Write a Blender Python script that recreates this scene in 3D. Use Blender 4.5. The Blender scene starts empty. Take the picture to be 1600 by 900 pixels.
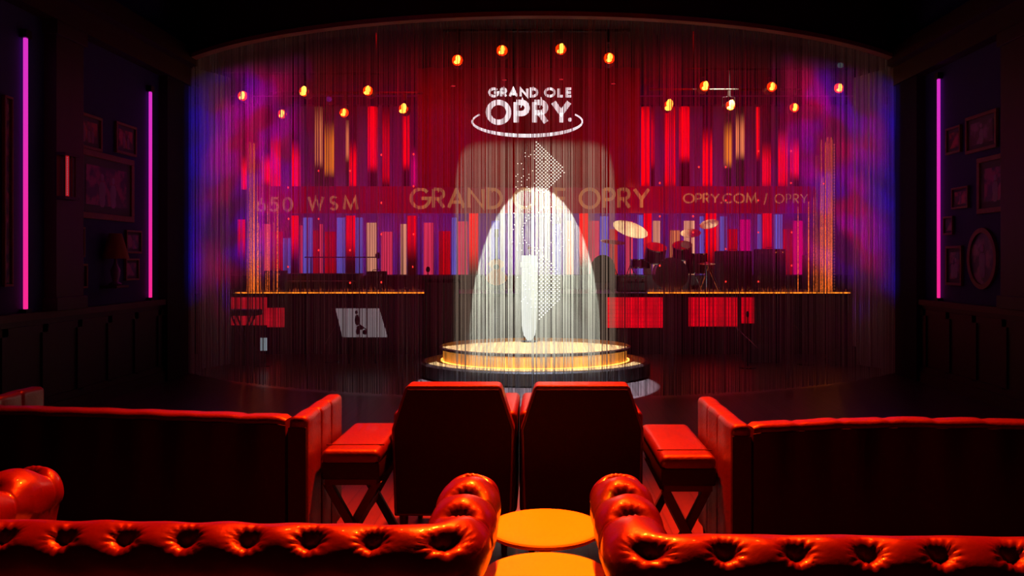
import bpy, math, random
from mathutils import Vector
random.seed(7)
C = bpy.context.scene.collection
SC = bpy.context.scene
PI = math.pi
F = 1250.0; VX = 847.0; HY = 408.0; HC = 1.63

# ------------------------------------------------------------------ camera, view
cam = bpy.data.cameras.new('camera'); co = bpy.data.objects.new('camera', cam); C.objects.link(co)
cam.sensor_width = 36; cam.lens = 36*F/1600
cam.shift_x = (800-VX)/1600; cam.shift_y = -(450-HY)/1600
cam.clip_start = .05; cam.clip_end = 200
co.location = (0, 0, HC); co.rotation_euler = (PI/2, 0, 0)
SC.camera = co
vs = SC.view_settings
vs.view_transform = 'Standard'; vs.look = 'None'; vs.exposure = 0; vs.gamma = 1; vs.use_curve_mapping = False
w = bpy.data.worlds.new('world'); SC.world = w; w.use_nodes = True
w.node_tree.nodes['Background'].inputs[0].default_value = (.25, .0, .02, 1)
w.node_tree.nodes['Background'].inputs[1].default_value = .0006

def PX(px, Y): return (px-VX)/F*Y
def PZ(py, Y): return HC-(py-HY)/F*Y

# ------------------------------------------------------------------ node maths helper
class E:
    """a socket with arithmetic"""
    def __init__(s, nt, v): s.nt = nt; s.v = v
    def _m(s, op, *a):
        n = s.nt.nodes.new('ShaderNodeMath'); n.operation = op
        for i, x in enumerate(a):
            x = x.v if isinstance(x, E) else x
            if isinstance(x, (int, float)): n.inputs[i].default_value = x
            else: s.nt.links.new(x, n.inputs[i])
        return E(s.nt, n.outputs[0])
    def __add__(s, o): return s._m('ADD', s, o)
    def __radd__(s, o): return s._m('ADD', s, o)
    def __sub__(s, o): return s._m('SUBTRACT', s, o)
    def __rsub__(s, o): return s._m('SUBTRACT', o, s)
    def __mul__(s, o): return s._m('MULTIPLY', s, o)
    def __rmul__(s, o): return s._m('MULTIPLY', s, o)
    def __truediv__(s, o): return s._m('DIVIDE', s, o)
    def __pow__(s, o): return s._m('POWER', s, o)
    def abs(s): return s._m('ABSOLUTE', s)
    def max(s, o): return s._m('MAXIMUM', s, o)
    def min(s, o): return s._m('MINIMUM', s, o)
    def sstep(s, a, b):           # smooth 0..1 while s goes a -> b (a may exceed b)
        n = s.nt.nodes.new('ShaderNodeMapRange'); n.interpolation_type = 'SMOOTHSTEP'
        rev = a > b
        if rev: a, b = b, a
        s.nt.links.new(s.v, n.inputs[0]); n.inputs[1].default_value = a; n.inputs[2].default_value = b
        n.inputs[3].default_value = 1 if rev else 0; n.inputs[4].default_value = 0 if rev else 1
        return E(s.nt, n.outputs[0])

def noise_e(nt, vec, scale, detail=2, rough=.5, out='Fac'):
    n = nt.nodes.new('ShaderNodeTexNoise'); n.inputs['Scale'].default_value = scale
    n.inputs['Detail'].default_value = detail; n.inputs['Roughness'].default_value = rough
    nt.links.new(vec, n.inputs['Vector'])
    return E(nt, n.outputs[out])

def rgb_e(nt, r, g, b):
    n = nt.nodes.new('ShaderNodeCombineColor')
    for i, x in enumerate((r, g, b)):
        if isinstance(x, E): nt.links.new(x.v, n.inputs[i])
        else: n.inputs[i].default_value = x
    return n.outputs[0]

# ------------------------------------------------------------------ lights
def spot(name, loc, target, power, color, size=60, blend=.5, radius=.08):
    l = bpy.data.lights.new(name, 'SPOT'); l.energy = power; l.color = color
    l.spot_size = math.radians(size); l.spot_blend = blend; l.shadow_soft_size = radius
    o = bpy.data.objects.new(name, l); C.objects.link(o); o.location = loc
    d = Vector(target)-Vector(loc); o.rotation_euler = d.to_track_quat('-Z', 'Y').to_euler()
    return o
def area(name, loc, target, power, color, sx, sy):
    l = bpy.data.lights.new(name, 'AREA'); l.energy = power; l.color = color; l.shape = 'RECTANGLE'; l.size = sx; l.size_y = sy
    o = bpy.data.objects.new(name, l); C.objects.link(o); o.location = loc
    d = Vector(target)-Vector(loc); o.rotation_euler = d.to_track_quat('-Z', 'Y').to_euler()
    return o

RED = (1, .05, .008)
spot('red_ceiling_spot', (.0, 6.3, 5.25), (0.0, 3.3, .6), 10500, (1, .028, .001), 68, .9, .10)
spot('red_side_spot', (-1.9, 6.3, 5.25), (-1.7, 3.6, .6), 1400, (1, .02, .001), 56, .9, .12)
spot('red_side_spot', (2.0, 6.3, 5.25), (1.8, 3.6, .6), 1400, (1, .02, .001), 56, .9, .12)
spot('amber_table_spot', (.013, 3.0, 4.5), (.013, 3.0, .45), 620, (1, .68, .0), 7.6, .25, .02)
spot('amber_table_spot', (.013, 3.565, 4.5), (.013, 3.565, .45), 620, (1, .68, .0), 7.6, .25, .02)
spot('floor_pool_spot', (-.1, 10.6, 4.95), (-.1, 10.61, 0), 6000, (.58, .72, 1), 37, .06, .01)
spot('dais_warm_spot', (-.1, 11.7, 5.25), (-.1, 11.65, .4), 500, (1, .55, .12), 35, .3, .05)
area('cyc_violet_upper', (0, 15.9, 4.9), (0, 17.7, 2.6), 22, (.40, .0, .72), 11, .2)
area('cyc_violet_lower', (0, 17.1, 1.5), (0, 17.9, 2.3), 60, (.40, .03, 1), 11, .15)
area('blue_wall_fill', (-2.0, 7.5, 4.6), (-5.2, 8.8, 3.0), .35, (.0, .01, 1), 3, .2)  # unseen blue fill added to lift the left wall
area('blue_wall_fill', (2.0, 7.5, 4.6), (5.2, 8.8, 3.0), .35, (.0, .01, 1), 3, .2)  # same added fill for the right wall
spot('stage_red_spot', (-2.5, 12.3, 5.25), (-2.5, 17.5, 1.9), 320, (1, .0, .0), 80, 1, .1)
spot('stage_red_spot', (2.5, 12.3, 5.25), (2.5, 17.5, 1.9), 320, (1, .0, .0), 80, 1, .1)
spot('drum_white_spot', (3.2, 12.6, 5.3), (2.2, 14.9, 2.2), 1300, (1, .85, .6), 38, .5, .05)

# the picture projector on the room's ceiling throws its image on the string curtain
PY, PZZ = 3.0, 4.3
def projector():
    l = bpy.data.lights.new('picture_projector', 'SPOT'); l.energy = 5000; l.spot_size = math.radians(100); l.spot_blend = .05
    l.shadow_soft_size = .01
    o = bpy.data.objects.new('picture_projector', l); C.objects.link(o); o.location = (0, PY, PZZ); o.rotation_euler = (PI/2, 0, 0)
    l.use_nodes = True; nt = l.node_tree
    em = [n for n in nt.nodes if n.type == 'EMISSION'][0]
    tc = nt.nodes.new('ShaderNodeTexCoord'); sp = nt.nodes.new('ShaderNodeSeparateXYZ')
    nt.links.new(tc.outputs['Normal'], sp.inputs[0])
    x, y, z = (E(nt, sp.outputs[i]) for i in range(3))
    az = z.abs().max(.01); u = x/az; v = y/az
    vc = nt.nodes.new('ShaderNodeCombineXYZ'); nt.links.new(u.v, vc.inputs[0]); nt.links.new(v.v, vc.inputs[1])
    n1 = noise_e(nt, vc.outputs[0], 9, 1.5); n2 = noise_e(nt, vc.outputs[0], 17, 1); n3 = noise_e(nt, vc.outputs[0], 6, 1)
    def uv(px, py, Y): return PX(px, Y)/(Y-PY), (PZ(py, Y)-PZZ)/(Y-PY)
    # dome: upper half of an ellipse, boxed glow around it
    Yc = 9.47
    uc, vb = uv(836, 535, Yc); ur, vt = uv(938, 295, Yc); a = ur-uc; b = vt-vb
    du = (u-uc).abs(); dv = (v-vb).max(0)
    ell = (du/a)**2+(dv/b)**2
    below = v.sstep(vb-.07, vb-.01)
    dome = ell.sstep(1.012, .985)*below
    u2, v2 = uv(962, 228, Yc); a2 = u2-uc; b2 = v2-vb
    sup = (du/a2)**12+(dv/b2)**7
    box = sup.sstep(1.25, .8)*below
    au = u.abs()
    # side clouds of blue, purple and red
    vwin = v.sstep(.0, -.05)*v.sstep(-.40, -.33)*au.sstep(.612, .600)
    edge = au.sstep(.40, .50)
    blue = au.sstep(.555, .60)
    nn = n1.sstep(.40, .60); mm = n2.sstep(.42, .62)
    cr = edge*(1-blue)*(.15+.75*nn)*vwin
    cb = edge*(.10+.35*mm+.3*blue)*vwin
    # red mist over the middle, fading out low and high
    mist = (.6+au*1.5)*au.sstep(.58, .44)*v.sstep(.01, -.09)*v.sstep(-.42, -.34)*(.45+.8*n3)
    low = v.sstep(-.34, -.42)*v.sstep(-.66, -.5)*.10
    gate = au.sstep(.615, .605); K = gate
    dg = v.sstep(vb-.02, vt)*1.15+.55; r = cr*1.15+mist*.24+low*.3+box*.17+dome*dg*.98
    g = box*.14+dome*dg*1.05
    bb = cb*1.7+mist*(.006+au*.17*v.sstep(-.08, -.24))*(n2*2)+low*.05+box*.10+dome*dg*.84
    col = rgb_e(nt, r*K, g*K, bb*K)
    nt.links.new(col, em.inputs['Color']); em.inputs['Strength'].default_value = 1
    return o
projector()

# ------------------------------------------------------------------ materials
MATS = {}
def mat(name, base=(.5, .5, .5), rough=.6, metal=0, emit=None, strength=0, vary=.15, vscale=12, bump=0, bscale=60, spec=.5, coat=0, stretch=(1, 1, 1)):
    if name in MATS: return MATS[name]
    m = bpy.data.materials.new(name); m.use_nodes = True; nt = m.node_tree
    b = nt.nodes['Principled BSDF']
    b.inputs['Roughness'].default_value = rough; b.inputs['Metallic'].default_value = metal
    b.inputs['Specular IOR Level'].default_value = spec; b.inputs['Coat Weight'].default_value = coat
    tc = nt.nodes.new('ShaderNodeTexCoord'); mp = nt.nodes.new('ShaderNodeMapping'); mp.inputs['Scale'].default_value = stretch
    nt.links.new(tc.outputs['Object'], mp.inputs[0])
    f = noise_e(nt, mp.outputs[0], vscale, 3)
    k = (f-.5)*2*vary+1
    nt.links.new(rgb_e(nt, k*base[0], k*base[1], k*base[2]), b.inputs['Base Color'])
    if emit:
        b.inputs['Emission Color'].default_value = (*emit, 1); b.inputs['Emission Strength'].default_value = strength
    if bump:
        f2 = noise_e(nt, mp.outputs[0], bscale, 4)
        bp = nt.nodes.new('ShaderNodeBump'); bp.inputs['Strength'].default_value = bump; bp.inputs['Distance'].default_value = .01
        nt.links.new(f2.v, bp.inputs['Height']); nt.links.new(bp.outputs[0], b.inputs['Normal'])
    MATS[name] = m; return m

def glow_mat(name, col, strength, streak=.35, fade=None):
    """self-lit panel with fine vertical streaks; fade=(z0,z1,z2,z3) gives the range where the tube is lit"""
    m = bpy.data.materials.new(name); m.use_nodes = True; nt = m.node_tree
    b = nt.nodes['Principled BSDF']; b.inputs['Base Color'].default_value = (.02, .005, .008, 1); b.inputs['Roughness'].default_value = .7
    g = nt.nodes.new('ShaderNodeNewGeometry'); sp = nt.nodes.new('ShaderNodeSeparateXYZ'); nt.links.new(g.outputs['Position'], sp.inputs[0])
    x = E(nt, sp.outputs[0]); z = E(nt, sp.outputs[2])
    cb = nt.nodes.new('ShaderNodeCombineXYZ'); nt.links.new((x*14).v, cb.inputs[0]); nt.links.new((z*.25).v, cb.inputs[2])
    n = noise_e(nt, cb.outputs[0], 2.2, 3)
    s = (1+(n-.5)*2*streak*1.6)*strength
    if fade:
        s = s*(z.sstep(fade[0], fade[1]))*(z.sstep(fade[3], fade[2]))
        s = s.max(.02)
    b.inputs['Emission Color'].default_value = (*col, 1)
    nt.links.new(s.max(0).v, b.inputs['Emission Strength'])
    return m

def wood_mat(name, c1, c2, plank=.14, rough=.35, along='Y', gap=.35):
    m = bpy.data.materials.new(name); m.use_nodes = True; nt = m.node_tree
    b = nt.nodes['Principled BSDF']; b.inputs['Roughness'].default_value = rough
    g = nt.nodes.new('ShaderNodeNewGeometry'); sp = nt.nodes.new('ShaderNodeSeparateXYZ'); nt.links.new(g.outputs['Position'], sp.inputs[0])
    p = [E(nt, sp.outputs[i]) for i in range(3)]
    a, c = (p[0], p[1]) if along == 'Y' else (p[1], p[0])
    q = a/plank; fr = q._m('FRACT', q); fl = q._m('FLOOR', q)
    wn = nt.nodes.new('ShaderNodeTexWhiteNoise'); wn.noise_dimensions = '1D'; nt.links.new(fl.v, wn.inputs['W'])
    rnd = E(nt, wn.outputs['Value'])
    cb = nt.nodes.new('ShaderNodeCombineXYZ'); nt.links.new((a*30).v, cb.inputs[0]); nt.links.new((c*1.6+rnd*20).v, cb.inputs[1])
    n = noise_e(nt, cb.outputs[0], 1.5, 4)
    k = (n*.6+rnd*.5).min(1)
    line = fr.sstep(0, .05)*fr.sstep(1, .95)
    line = line*(1-gap)+gap
    cc = [(k*(c2[i]-c1[i])+c1[i])*line for i in range(3)]
    nt.links.new(rgb_e(nt, *cc), b.inputs['Base Color'])
    return m

LEATHER = mat('red_leather', (.08, .006, .003), .36, vary=.12, vscale=9, bump=.10, bscale=60, spec=.6, coat=.35)
BACK_SHADEM = mat('shaded_back_leather', (.006, .0008, .0006), .6, vary=.1, spec=.25)  # darkened leather, shade of unlit seat backs put into the colour
LEATHER2 = mat('smooth_red_leather', (.062, .004, .001), .42, spec=.7, coat=.1, vary=.1, vscale=8, bump=.2, bscale=60)
BLACKF = mat('black_fabric', (.012, .008, .008), .9, vary=.3, vscale=30)
DARKWOOD = mat('dark_wood', (.022, .007, .004), .5, vary=.4, vscale=6, stretch=(1, 1, .2))
BROWNTRIM = mat('brown_trim', (.07, .022, .012), .5, vary=.3, vscale=5)
NAVY = mat('navy_paint', (.02, .02, .14), .8, vary=.1, vscale=3)
BLACKM = mat('black_metal', (.015, .015, .016), .4, metal=.6)
CHROME = mat('chrome', (.7, .7, .72), .15, metal=1)
BRASS = mat('brass_cymbal', (.85, .70, .45), .4, metal=.25, vary=.25, vscale=8)
CEILM = mat('ceiling_black', (.012, .008, .008), .9)
GOLDF = mat('gilt_frame', (.22, .09, .035), .5, vary=.3, bump=.4, bscale=50)
STRINGM = mat('string_white', (.40, .40, .39), .7, vary=.1)
PALE = mat('pale_board', (.5, .47, .45), .6)

# ------------------------------------------------------------------ mesh helper
class MB:
    def __init__(s): s.v = []; s.f = []
    def add(s, vs, fs):
        o = len(s.v); s.v += [tuple(p) for p in vs]; s.f += [tuple(i+o for i in f) for f in fs]; return s
    def box(s, x0, x1, y0, y1, z0, z1, bev=0):
        if bev <= 0:
            vs = [(x, y, z) for z in (z0, z1) for y in (y0, y1) for x in (x0, x1)]
            return s.add(vs, [(0, 2, 3, 1), (4, 5, 7, 6), (0, 1, 5, 4), (2, 6, 7, 3), (0, 4, 6, 2), (1, 3, 7, 5)])
        # rounded in plan and along top and bottom edges
        bev = min(bev, (x1-x0)/2.01, (y1-y0)/2.01, (z1-z0)/2.01); n = 4; rings = []
        for (dz, ins) in [(bev*(1-math.cos(t*PI/2/n)), bev*(1-math.sin(t*PI/2/n))) for t in range(n+1)]:
            rings.append((z0+dz, ins))
        rings += [(z1-(z-z0), i) for z, i in reversed(rings)]
        loops = []
        for z, ins in rings:
            L = []
            for cx, cy, a0 in ((x1-bev, y1-bev, 0), (x0+bev, y1-bev, 90), (x0+bev, y0+bev, 180), (x1-bev, y0+bev, 270)):
                for k in range(n+1):
                    a = math.radians(a0+90*k/n); r = bev-ins
                    L.append((cx+r*math.cos(a), cy+r*math.sin(a), z))
            loops.append(L)
        return s.loft(loops, True)
    def loft(s, loops, cap=True, closed=True):
        n = len(loops[0]); vs = [p for L in loops for p in L]; fs = []
        for i in range(len(loops)-1):
            for j in range(n if closed else n-1):
                k = (j+1) % n
                fs.append((i*n+j, i*n+k, (i+1)*n+k, (i+1)*n+j))
        if cap:
            fs.append(tuple(reversed(range(n)))); fs.append(tuple((len(loops)-1)*n+j for j in range(n)))
        return s.add(vs, fs)
    def lathe(s, cx, cy, prof, n=32, sx=1, sy=1):
        return s.loft([[(cx+r*sx*math.cos(2*PI*k/n), cy+r*sy*math.sin(2*PI*k/n), z) for k in range(n)] for r, z in prof], True)
    def tube(s, pts, r, n=8):
        pts = [Vector(p) for p in pts]; loops = []
        for i, p in enumerate(pts):
            d = (pts[min(i+1, len(pts)-1)]-pts[max(i-1, 0)]).normalized()
            up = Vector((0, 0, 1)) if abs(d.z) < .9 else Vector((1, 0, 0))
            a = d.cross(up).normalized(); b = d.cross(a)
            rr = r[i] if isinstance(r, (list, tuple)) else r
            loops.append([p+a*rr*math.cos(2*PI*k/n)+b*rr*math.sin(2*PI*k/n) for k in range(n)])
        return s.loft(loops, True)
    def disc(s, c, axis, r, h, n=24, r2=None, dome=0):
        """cylinder centred at c along axis"""
        c = Vector(c); d = Vector(axis).normalized()
        return s.tube([c-d*h/2, c+d*h/2], [r, r if r2 is None else r2], n)
    def ell(s, c, rx, ry, rz, n=16, m=10):
        loops = []
        for i in range(1, m):
            t = PI*i/m
            loops.append([(c[0]+rx*math.sin(t)*math.cos(2*PI*k/n), c[1]+ry*math.sin(t)*math.sin(2*PI*k/n), c[2]-rz*math.cos(t)) for k in range(n)])
        return s.loft(loops, True)
    def poly(s, pts, y0, y1):
        """outline in xz pushed through y"""
        n = len(pts); vs = [(x, y0, z) for x, z in pts]+[(x, y1, z) for x, z in pts]
        fs = [tuple(range(n)), tuple(reversed(range(n, 2*n)))]+[(i, i+n, (i+1) % n+n, (i+1) % n) for i in range(n)]
        return s.add(vs, fs)
    def xform(s, f): s.v = [tuple(f(*p)) for p in s.v]; return s
    def build(s, name, m, parent=None, smooth=False, loc=None, bevel=0):
        me = bpy.data.meshes.new(name); me.from_pydata(s.v, [], s.f); me.update()
        me.materials.append(m)
        import bmesh
        bm = bmesh.new(); bm.from_mesh(me); bmesh.ops.recalc_face_normals(bm, faces=bm.faces); bm.to_mesh(me); bm.free()
        if smooth:
            for p in me.polygons: p.use_smooth = True
            try: me.set_sharp_from_angle(angle=math.radians(smooth if smooth > 1 else 40))
            except Exception: pass
        o = bpy.data.objects.new(name, me); C.objects.link(o)
        if parent: o.parent = parent
        if loc: o.location = loc
        if bevel:
            b = o.modifiers.new('bevel', 'BEVEL'); b.width = bevel; b.segments = 3; b.limit_method = 'ANGLE'
        return o

def tag(o, label=None, cat=None, group=None, kind=None):
    if label: o['label'] = label
    if cat: o['category'] = cat
    if group: o['group'] = group
    if kind: o['kind'] = kind
    return o
def empty(name, loc=(0, 0, 0), rz=0, label=None, cat=None, group=None):
    o = bpy.data.objects.new(name, None); C.objects.link(o); o.location = loc; o.rotation_euler = (0, 0, rz)
    o.empty_display_size = .1
    return tag(o, label, cat, group)
def struct(name, mb, m, **k): return tag(mb.build(name, m, **k), kind='structure')
def kids(o): return [c for c in bpy.data.objects if c.parent is o]
def dup(root, loc, rz=None, label=None, group=None):
    r = root.copy(); C.objects.link(r); r.location = loc
    if rz is not None: r.rotation_euler = (0, 0, rz)
    if label: r['label'] = label
    if group: r['group'] = group
    for ch in kids(root):
        c = ch.copy(); C.objects.link(c); c.parent = r
        for g in kids(ch):
            d = g.copy(); C.objects.link(d); d.parent = c
    return r

# ------------------------------------------------------------------ room
WX = 5.2; YE = 11.6; ACY = 16.6; AR = 7.17; TOP = 4.5
struct('floor', MB().box(-8, 8, -2, 20, -.1, 0), wood_mat('floor_boards', (.05, .026, .022), (.12, .068, .06), .13, .35))
struct('ceiling', MB().box(-8, 8, -2, 20, 5.4, 5.5), CEILM)
struct('wall_left', MB().box(-WX-.15, -WX, -2, YE, 0, 5.4), NAVY)
struct('wall_right', MB().box(WX, WX+.15, -2, YE, 0, 5.4), NAVY)
struct('wall_back', MB().box(-8, 8, 18.2, 18.35, 0, 5.4), mat('cyclorama_cloth', (.28, .27, .28), .9, vary=.2, vscale=3, stretch=(1.5, 1, .15)))
struct('wall_stage_left', MB().box(-7.6, -7.45, YE+.2, 18.2, 0, 5.4), BLACKF)
struct('wall_stage_right', MB().box(7.45, 7.6, YE+.2, 18.2, 0, 5.4), BLACKF)
struct('wall_rear', MB().box(-8, 8, -2.15, -2, 0, 5.4), mat('rear_wall_paint', (.03, .01, .012), .8))
for sx, sd in ((-1, 'left'), (1, 'right')):
    def sb(a, b): return (a*sx, b*sx) if sx > 0 else (b*sx, a*sx)
    # wainscot with panels
    mb = MB(); x0, x1 = sb(WX-.05, WX); mb.box(x0, x1, -1.9, YE, 0, 1.04)
    y = -1.7
    while y < YE-.6:
        a, b = sb(WX-.07, WX-.05); mb.box(a, b, y, y+.09, .2, .98); mb.box(a, b, y, y+.62, .9, .98); mb.box(a, b, y, y+.62, .14, .22)
        y += .62
    struct('trim_wainscot_'+sd, mb, DARKWOOD)
    a, b = sb(WX-.10, WX); struct('trim_rail_'+sd, MB().box(a, b, -1.9, YE, 1.04, 1.11), BROWNTRIM)
    a, b = sb(WX-.06, WX-.05); a2, b2 = sb(WX-.09, WX-.05)
    struct('baseboard_'+sd, MB().box(a2, b2, -1.9, YE, 0, .14), DARKWOOD)
    # crown moulding
    a, b = sb(WX-.16, WX); struct('trim_crown_'+sd, MB().box(a, b, -1.9, YE, 4.15, 4.4).box(*sb(WX-.3, WX), -1.9, YE, 4.4, 4.62), DARKWOOD)
    # proscenium column and pilasters
    a, b = sb(WX-.13, WX); struct('trim_pilaster_'+sd, MB().box(a, b, 8.35, 8.85, 1.11, 4.15).box(*sb(WX-.16, WX), 8.32, 8.88, 1.11, 1.25).box(*sb(WX-.16, WX), 8.32, 8.88, 4.0, 4.15), DARKWOOD, bevel=.006)
    a, b = sb(WX-.12, WX); struct('trim_column_'+sd, MB().box(a, b, 10.85, YE, 0, 4.6).box(*sb(WX-.05, WX+1.2), YE, YE+.25, 0, 5.4), BLACKF)

# curved soffit above the curtain
AMAX = math.asin(5.14/AR)
def arc(a, r=AR): return (r*math.sin(a), ACY-r*math.cos(a))
def arc_wall(r0, r1, z0, z1, amax, n=64):
    loops = []
    for i in range(n+1):
        a = -amax+2*amax*i/n; x0, y0 = arc(a, r0); x1, y1 = arc(a, r1)
        loops.append([(x0, y0, z0), (x1, y1, z0), (x1, y1, z1), (x0, y0, z1)])
    return MB().loft(loops, True)
struct('ceiling_soffit', arc_wall(AR-.35, AR+.10, TOP+.02, 5.4, AMAX+.05), CEILM)
struct('trim_soffit', arc_wall(AR+.02, AR+.14, TOP-.02, TOP+.035, AMAX+.05), mat('soffit_edge_wood', (.30, .15, .09), .5))

# ------------------------------------------------------------------ wall lights, sconce, frames
STRIPM = bpy.data.materials.new('magenta_led'); STRIPM.use_nodes = True
_nt = STRIPM.node_tree; _b = _nt.nodes['Principled BSDF']; _b.inputs['Base Color'].default_value = (.2, 0, .1, 1)
_g = _nt.nodes.new('ShaderNodeNewGeometry'); _s = _nt.nodes.new('ShaderNodeSeparateXYZ'); _nt.links.new(_g.outputs['Position'], _s.inputs[0])
_z = E(_nt, _s.outputs[2]).sstep(1.0, 4.0)
_nt.links.new(rgb_e(_nt, .95+_z*(-.25), .02+_z*.01, .28+_z*.30), _b.inputs['Emission Color']); _b.inputs['Emission Strength'].default_value = 1.0
for sx, Y, z1, lab in ((-1, 8.0, 3.86, 'tall glowing magenta light strip at the far left, beside the wall sconce'),
                       (-1, 10.55, 3.86, 'glowing magenta light strip left of the stage curtain, beyond the hung pictures'),
                       (1, 10.42, 4.0, 'glowing magenta light strip on the wall right of the stage curtain')):
    x = sx*(WX-.035); r = empty('light_strip', (x, Y, 1.11), 0, lab, 'light strip', 'magenta light strips on the walls')
    MB().box(-.015, .015, -.020, .020, .04, z1-1.11).build('tube', STRIPM, r, bevel=.006)
    MB().box(-.034, .034, -.045, .045, 0, .04).build('end_cap', BLACKM, r); MB().box(-.034, .034, -.045, .045, z1-1.11, z1-1.03).build('end_cap', BLACKM, r)
# sconce: black cage with red lit strips of crystal
Y = 6500/(847-78.0); zt, zb = PZ(240, Y), PZ(312, Y)
s = empty('wall_sconce', (-WX+.13, Y, zb), 0, 'black wall sconce with a thin red glowing bar, beside the far left magenta strip', 'wall sconce')
h = zt-zb
MB().box(0, .11, -.13, .13, 0, .03).box(0, .11, -.13, .13, h-.03, h).box(0, .02, -.13, .13, .03, h-.03).build('bracket', BLACKM, s)
MB().tube([(.07, -.03, .03), (.07, -.03, h-.03)], .018).build('lamp_tube', mat('sconce_red', (.1, 0, 0), .5, emit=(.7, .01, .02), strength=.55), s)
for k in (-.1, .03, .09):
    MB().tube([(.085, k, .03), (.085, k, h-.03)], .010).build('rod', mat('smoked_glass', (.12, .03, .05), .15), s)
mb = MB()
for k in range(22): mb.ell((.09, -.06, .05+k*(h-.1)/21), .006, .006, .009, 6, 4)
tag(mb.build('bead_string', mat('bead_glint', (.5, .3, .4), .2, emit=(.7, .35, .45), strength=.25), s), kind='stuff')

# pictures: bars along Y on side walls
def pic_mat(name, c1, c2, sc):
    m = bpy.data.materials.new(name); m.use_nodes = True; nt = m.node_tree; b = nt.nodes['Principled BSDF']; b.inputs['Roughness'].default_value = .4
    tc = nt.nodes.new('ShaderNodeTexCoord'); n = noise_e(nt, tc.outputs['Object'], sc, 4)
    k = n.sstep(.42, .60)
    nt.links.new(rgb_e(nt, *[(k*(c2[i]-c1[i])+c1[i]) for i in range(3)]), b.inputs['Base Color']); return m
MATB = mat('picture_mount', (.10, .08, .12), .8)
def silhouettes(kind, w, h):
    mb = MB()
    def fig(cx, s):
        b = -h/2+.02*h
        mb.ell((0, cx, b+.80*s), .004, .085*s, .11*s, 12, 6)
        mb.ell((0, cx, b+.45*s), .004, .17*s, .26*s, 12, 6)
        mb.ell((0, cx, b+.2*s), .004, .15*s, .22*s, 12, 6)
    if kind == 'group':
        for k in (-.25, .05, .28): fig(k*w, h*.8)
    elif kind == 'one': fig(0, h*.92)
    elif kind == 'pair':
        fig(-.15*w, h*.85); fig(.18*w, h*.8)
    return mb
def frame(sx, px0, px1, py0, py1, label, kind='one', tone=0, oval=False):
    K = WX*F; Y0 = K/abs(px0-VX); Y1 = K/abs(px1-VX); Y = (Y0+Y1)/2; w_ = abs(Y1-Y0); zc = PZ((py0+py1)/2, Y); h_ = (py1-py0)/F*Y
    o = empty('picture_frame', (sx*(WX-.001), Y, zc), 0, label, 'picture', 'framed pictures on the walls')
    d = -sx; t = max(.025, min(w_, h_)*.09)
    if oval:
        def ring(a, b, x): return [(x, a*math.cos(2*PI*k/40), b*math.sin(2*PI*k/40)) for k in range(40)]
        A, B = w_/2, h_/2
        MB().loft([ring(A, B, 0), ring(A, B, d*.035), ring(A-t, B-t, d*.035), ring(A-t, B-t, d*.012)], False).build('frame', GOLDF, o, smooth=30)
        MB().loft([ring(A-t, B-t, d*.002), ring(A-t, B-t, d*.014)], True).build('print', pic_mat('oval_print', (.02, .015, .06), (.30, .12, .22), 5), o)
    else:
        a, b = sorted((0, d*.035)); mb = MB()
        mb.box(a, b, -w_/2, w_/2, h_/2-t, h_/2).box(a, b, -w_/2, w_/2, -h_/2, -h_/2+t).box(a, b, -w_/2, -w_/2+t, -h_/2+t, h_/2-t).box(a, b, w_/2-t, w_/2, -h_/2+t, h_/2-t)
        mb.build('frame', GOLDF, o, bevel=.006)
        a, b = sorted((d*.002, d*.012)); MB().box(a, b, -w_/2+t, w_/2-t, -h_/2+t, h_/2-t).build('mount', MATB, o)
        a, b = sorted((d*.012, d*.016)); q = t+.12*min(w_, h_)
        MB().box(a, b, -w_/2+q, w_/2-q, -h_/2+q, h_/2-q).build('print', pic_mat('print', *[((.02, .02, .08), (.30, .06, .16)), ((.05, .01, .02), (.5, .06, .08)), ((.03, .03, .05), (.22, .10, .30))][tone], 6), o)
    f = silhouettes(kind, w_*.6, h_*.66)
    if f.v: f.build('figure', mat('figure_tone_%d' % tone, [(.35, .22, .40), (.30, .12, .22), (.32, .20, .42)][tone], .7), o, loc=(d*.017, 0, 0))
    return o
frame(-1, 2, 16, 150, 448, 'tall framed picture cut off by the left edge of the photo', 'none', 0)
frame(-1, 113, 156, 178, 233, 'small reddish framed picture at the top, left of the magenta strip', 'group', 1)
frame(-1, 178, 210, 194, 242, 'small dark framed picture above right of the large group portrait', 'pair', 1)
frame(-1, 119, 206, 241, 344, 'large framed portrait of two standing figures on the left wall', 'pair', 0)
frame(-1, 106, 129, 354, 402, 'small frame under the large portrait, above the gilt frame by the lamp', 'one', 0)
frame(-1, 104, 133, 412, 451, 'small gilt frame low on the left wall beside the shaded lamp', 'one', 2)
frame(-1, 194, 218, 360, 396, 'small gilt frame between the shaded lamp and the magenta strip', 'one', 0)
frame(-1, 193, 214, 404, 438, 'dark little frame hung lowest, next to the magenta strip on the left wall', 'none', 0)
frame(1, 1481, 1504, 198, 240, 'small gilt frame top left of the right wall, next to the magenta strip', 'none', 1)
frame(1, 1512, 1561, 177, 236, 'framed portrait of one figure in pale purple, upper right wall', 'one', 2)
frame(1, 1568, 1612, 170, 215, 'small framed picture cut by the right edge near the top', 'group', 1)
frame(1, 1530, 1604, 240, 331, 'large dark framed picture on the right wall with a seated group', 'pair', 0)
frame(1, 1490, 1516, 292, 326, 'small frame with a reddish print above the oval portrait', 'one', 1)
frame(1, 1477, 1492, 338, 367, 'tiny frame between the magenta strip and the oval portrait', 'none', 0)
frame(1, 1515, 1561, 356, 452, 'oval framed portrait of a standing figure on the right wall', 'one', 2, True)
frame(1, 1481, 1506, 384, 446, 'upright narrow frame left of the oval portrait on the right wall', 'pair', 0)
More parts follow.
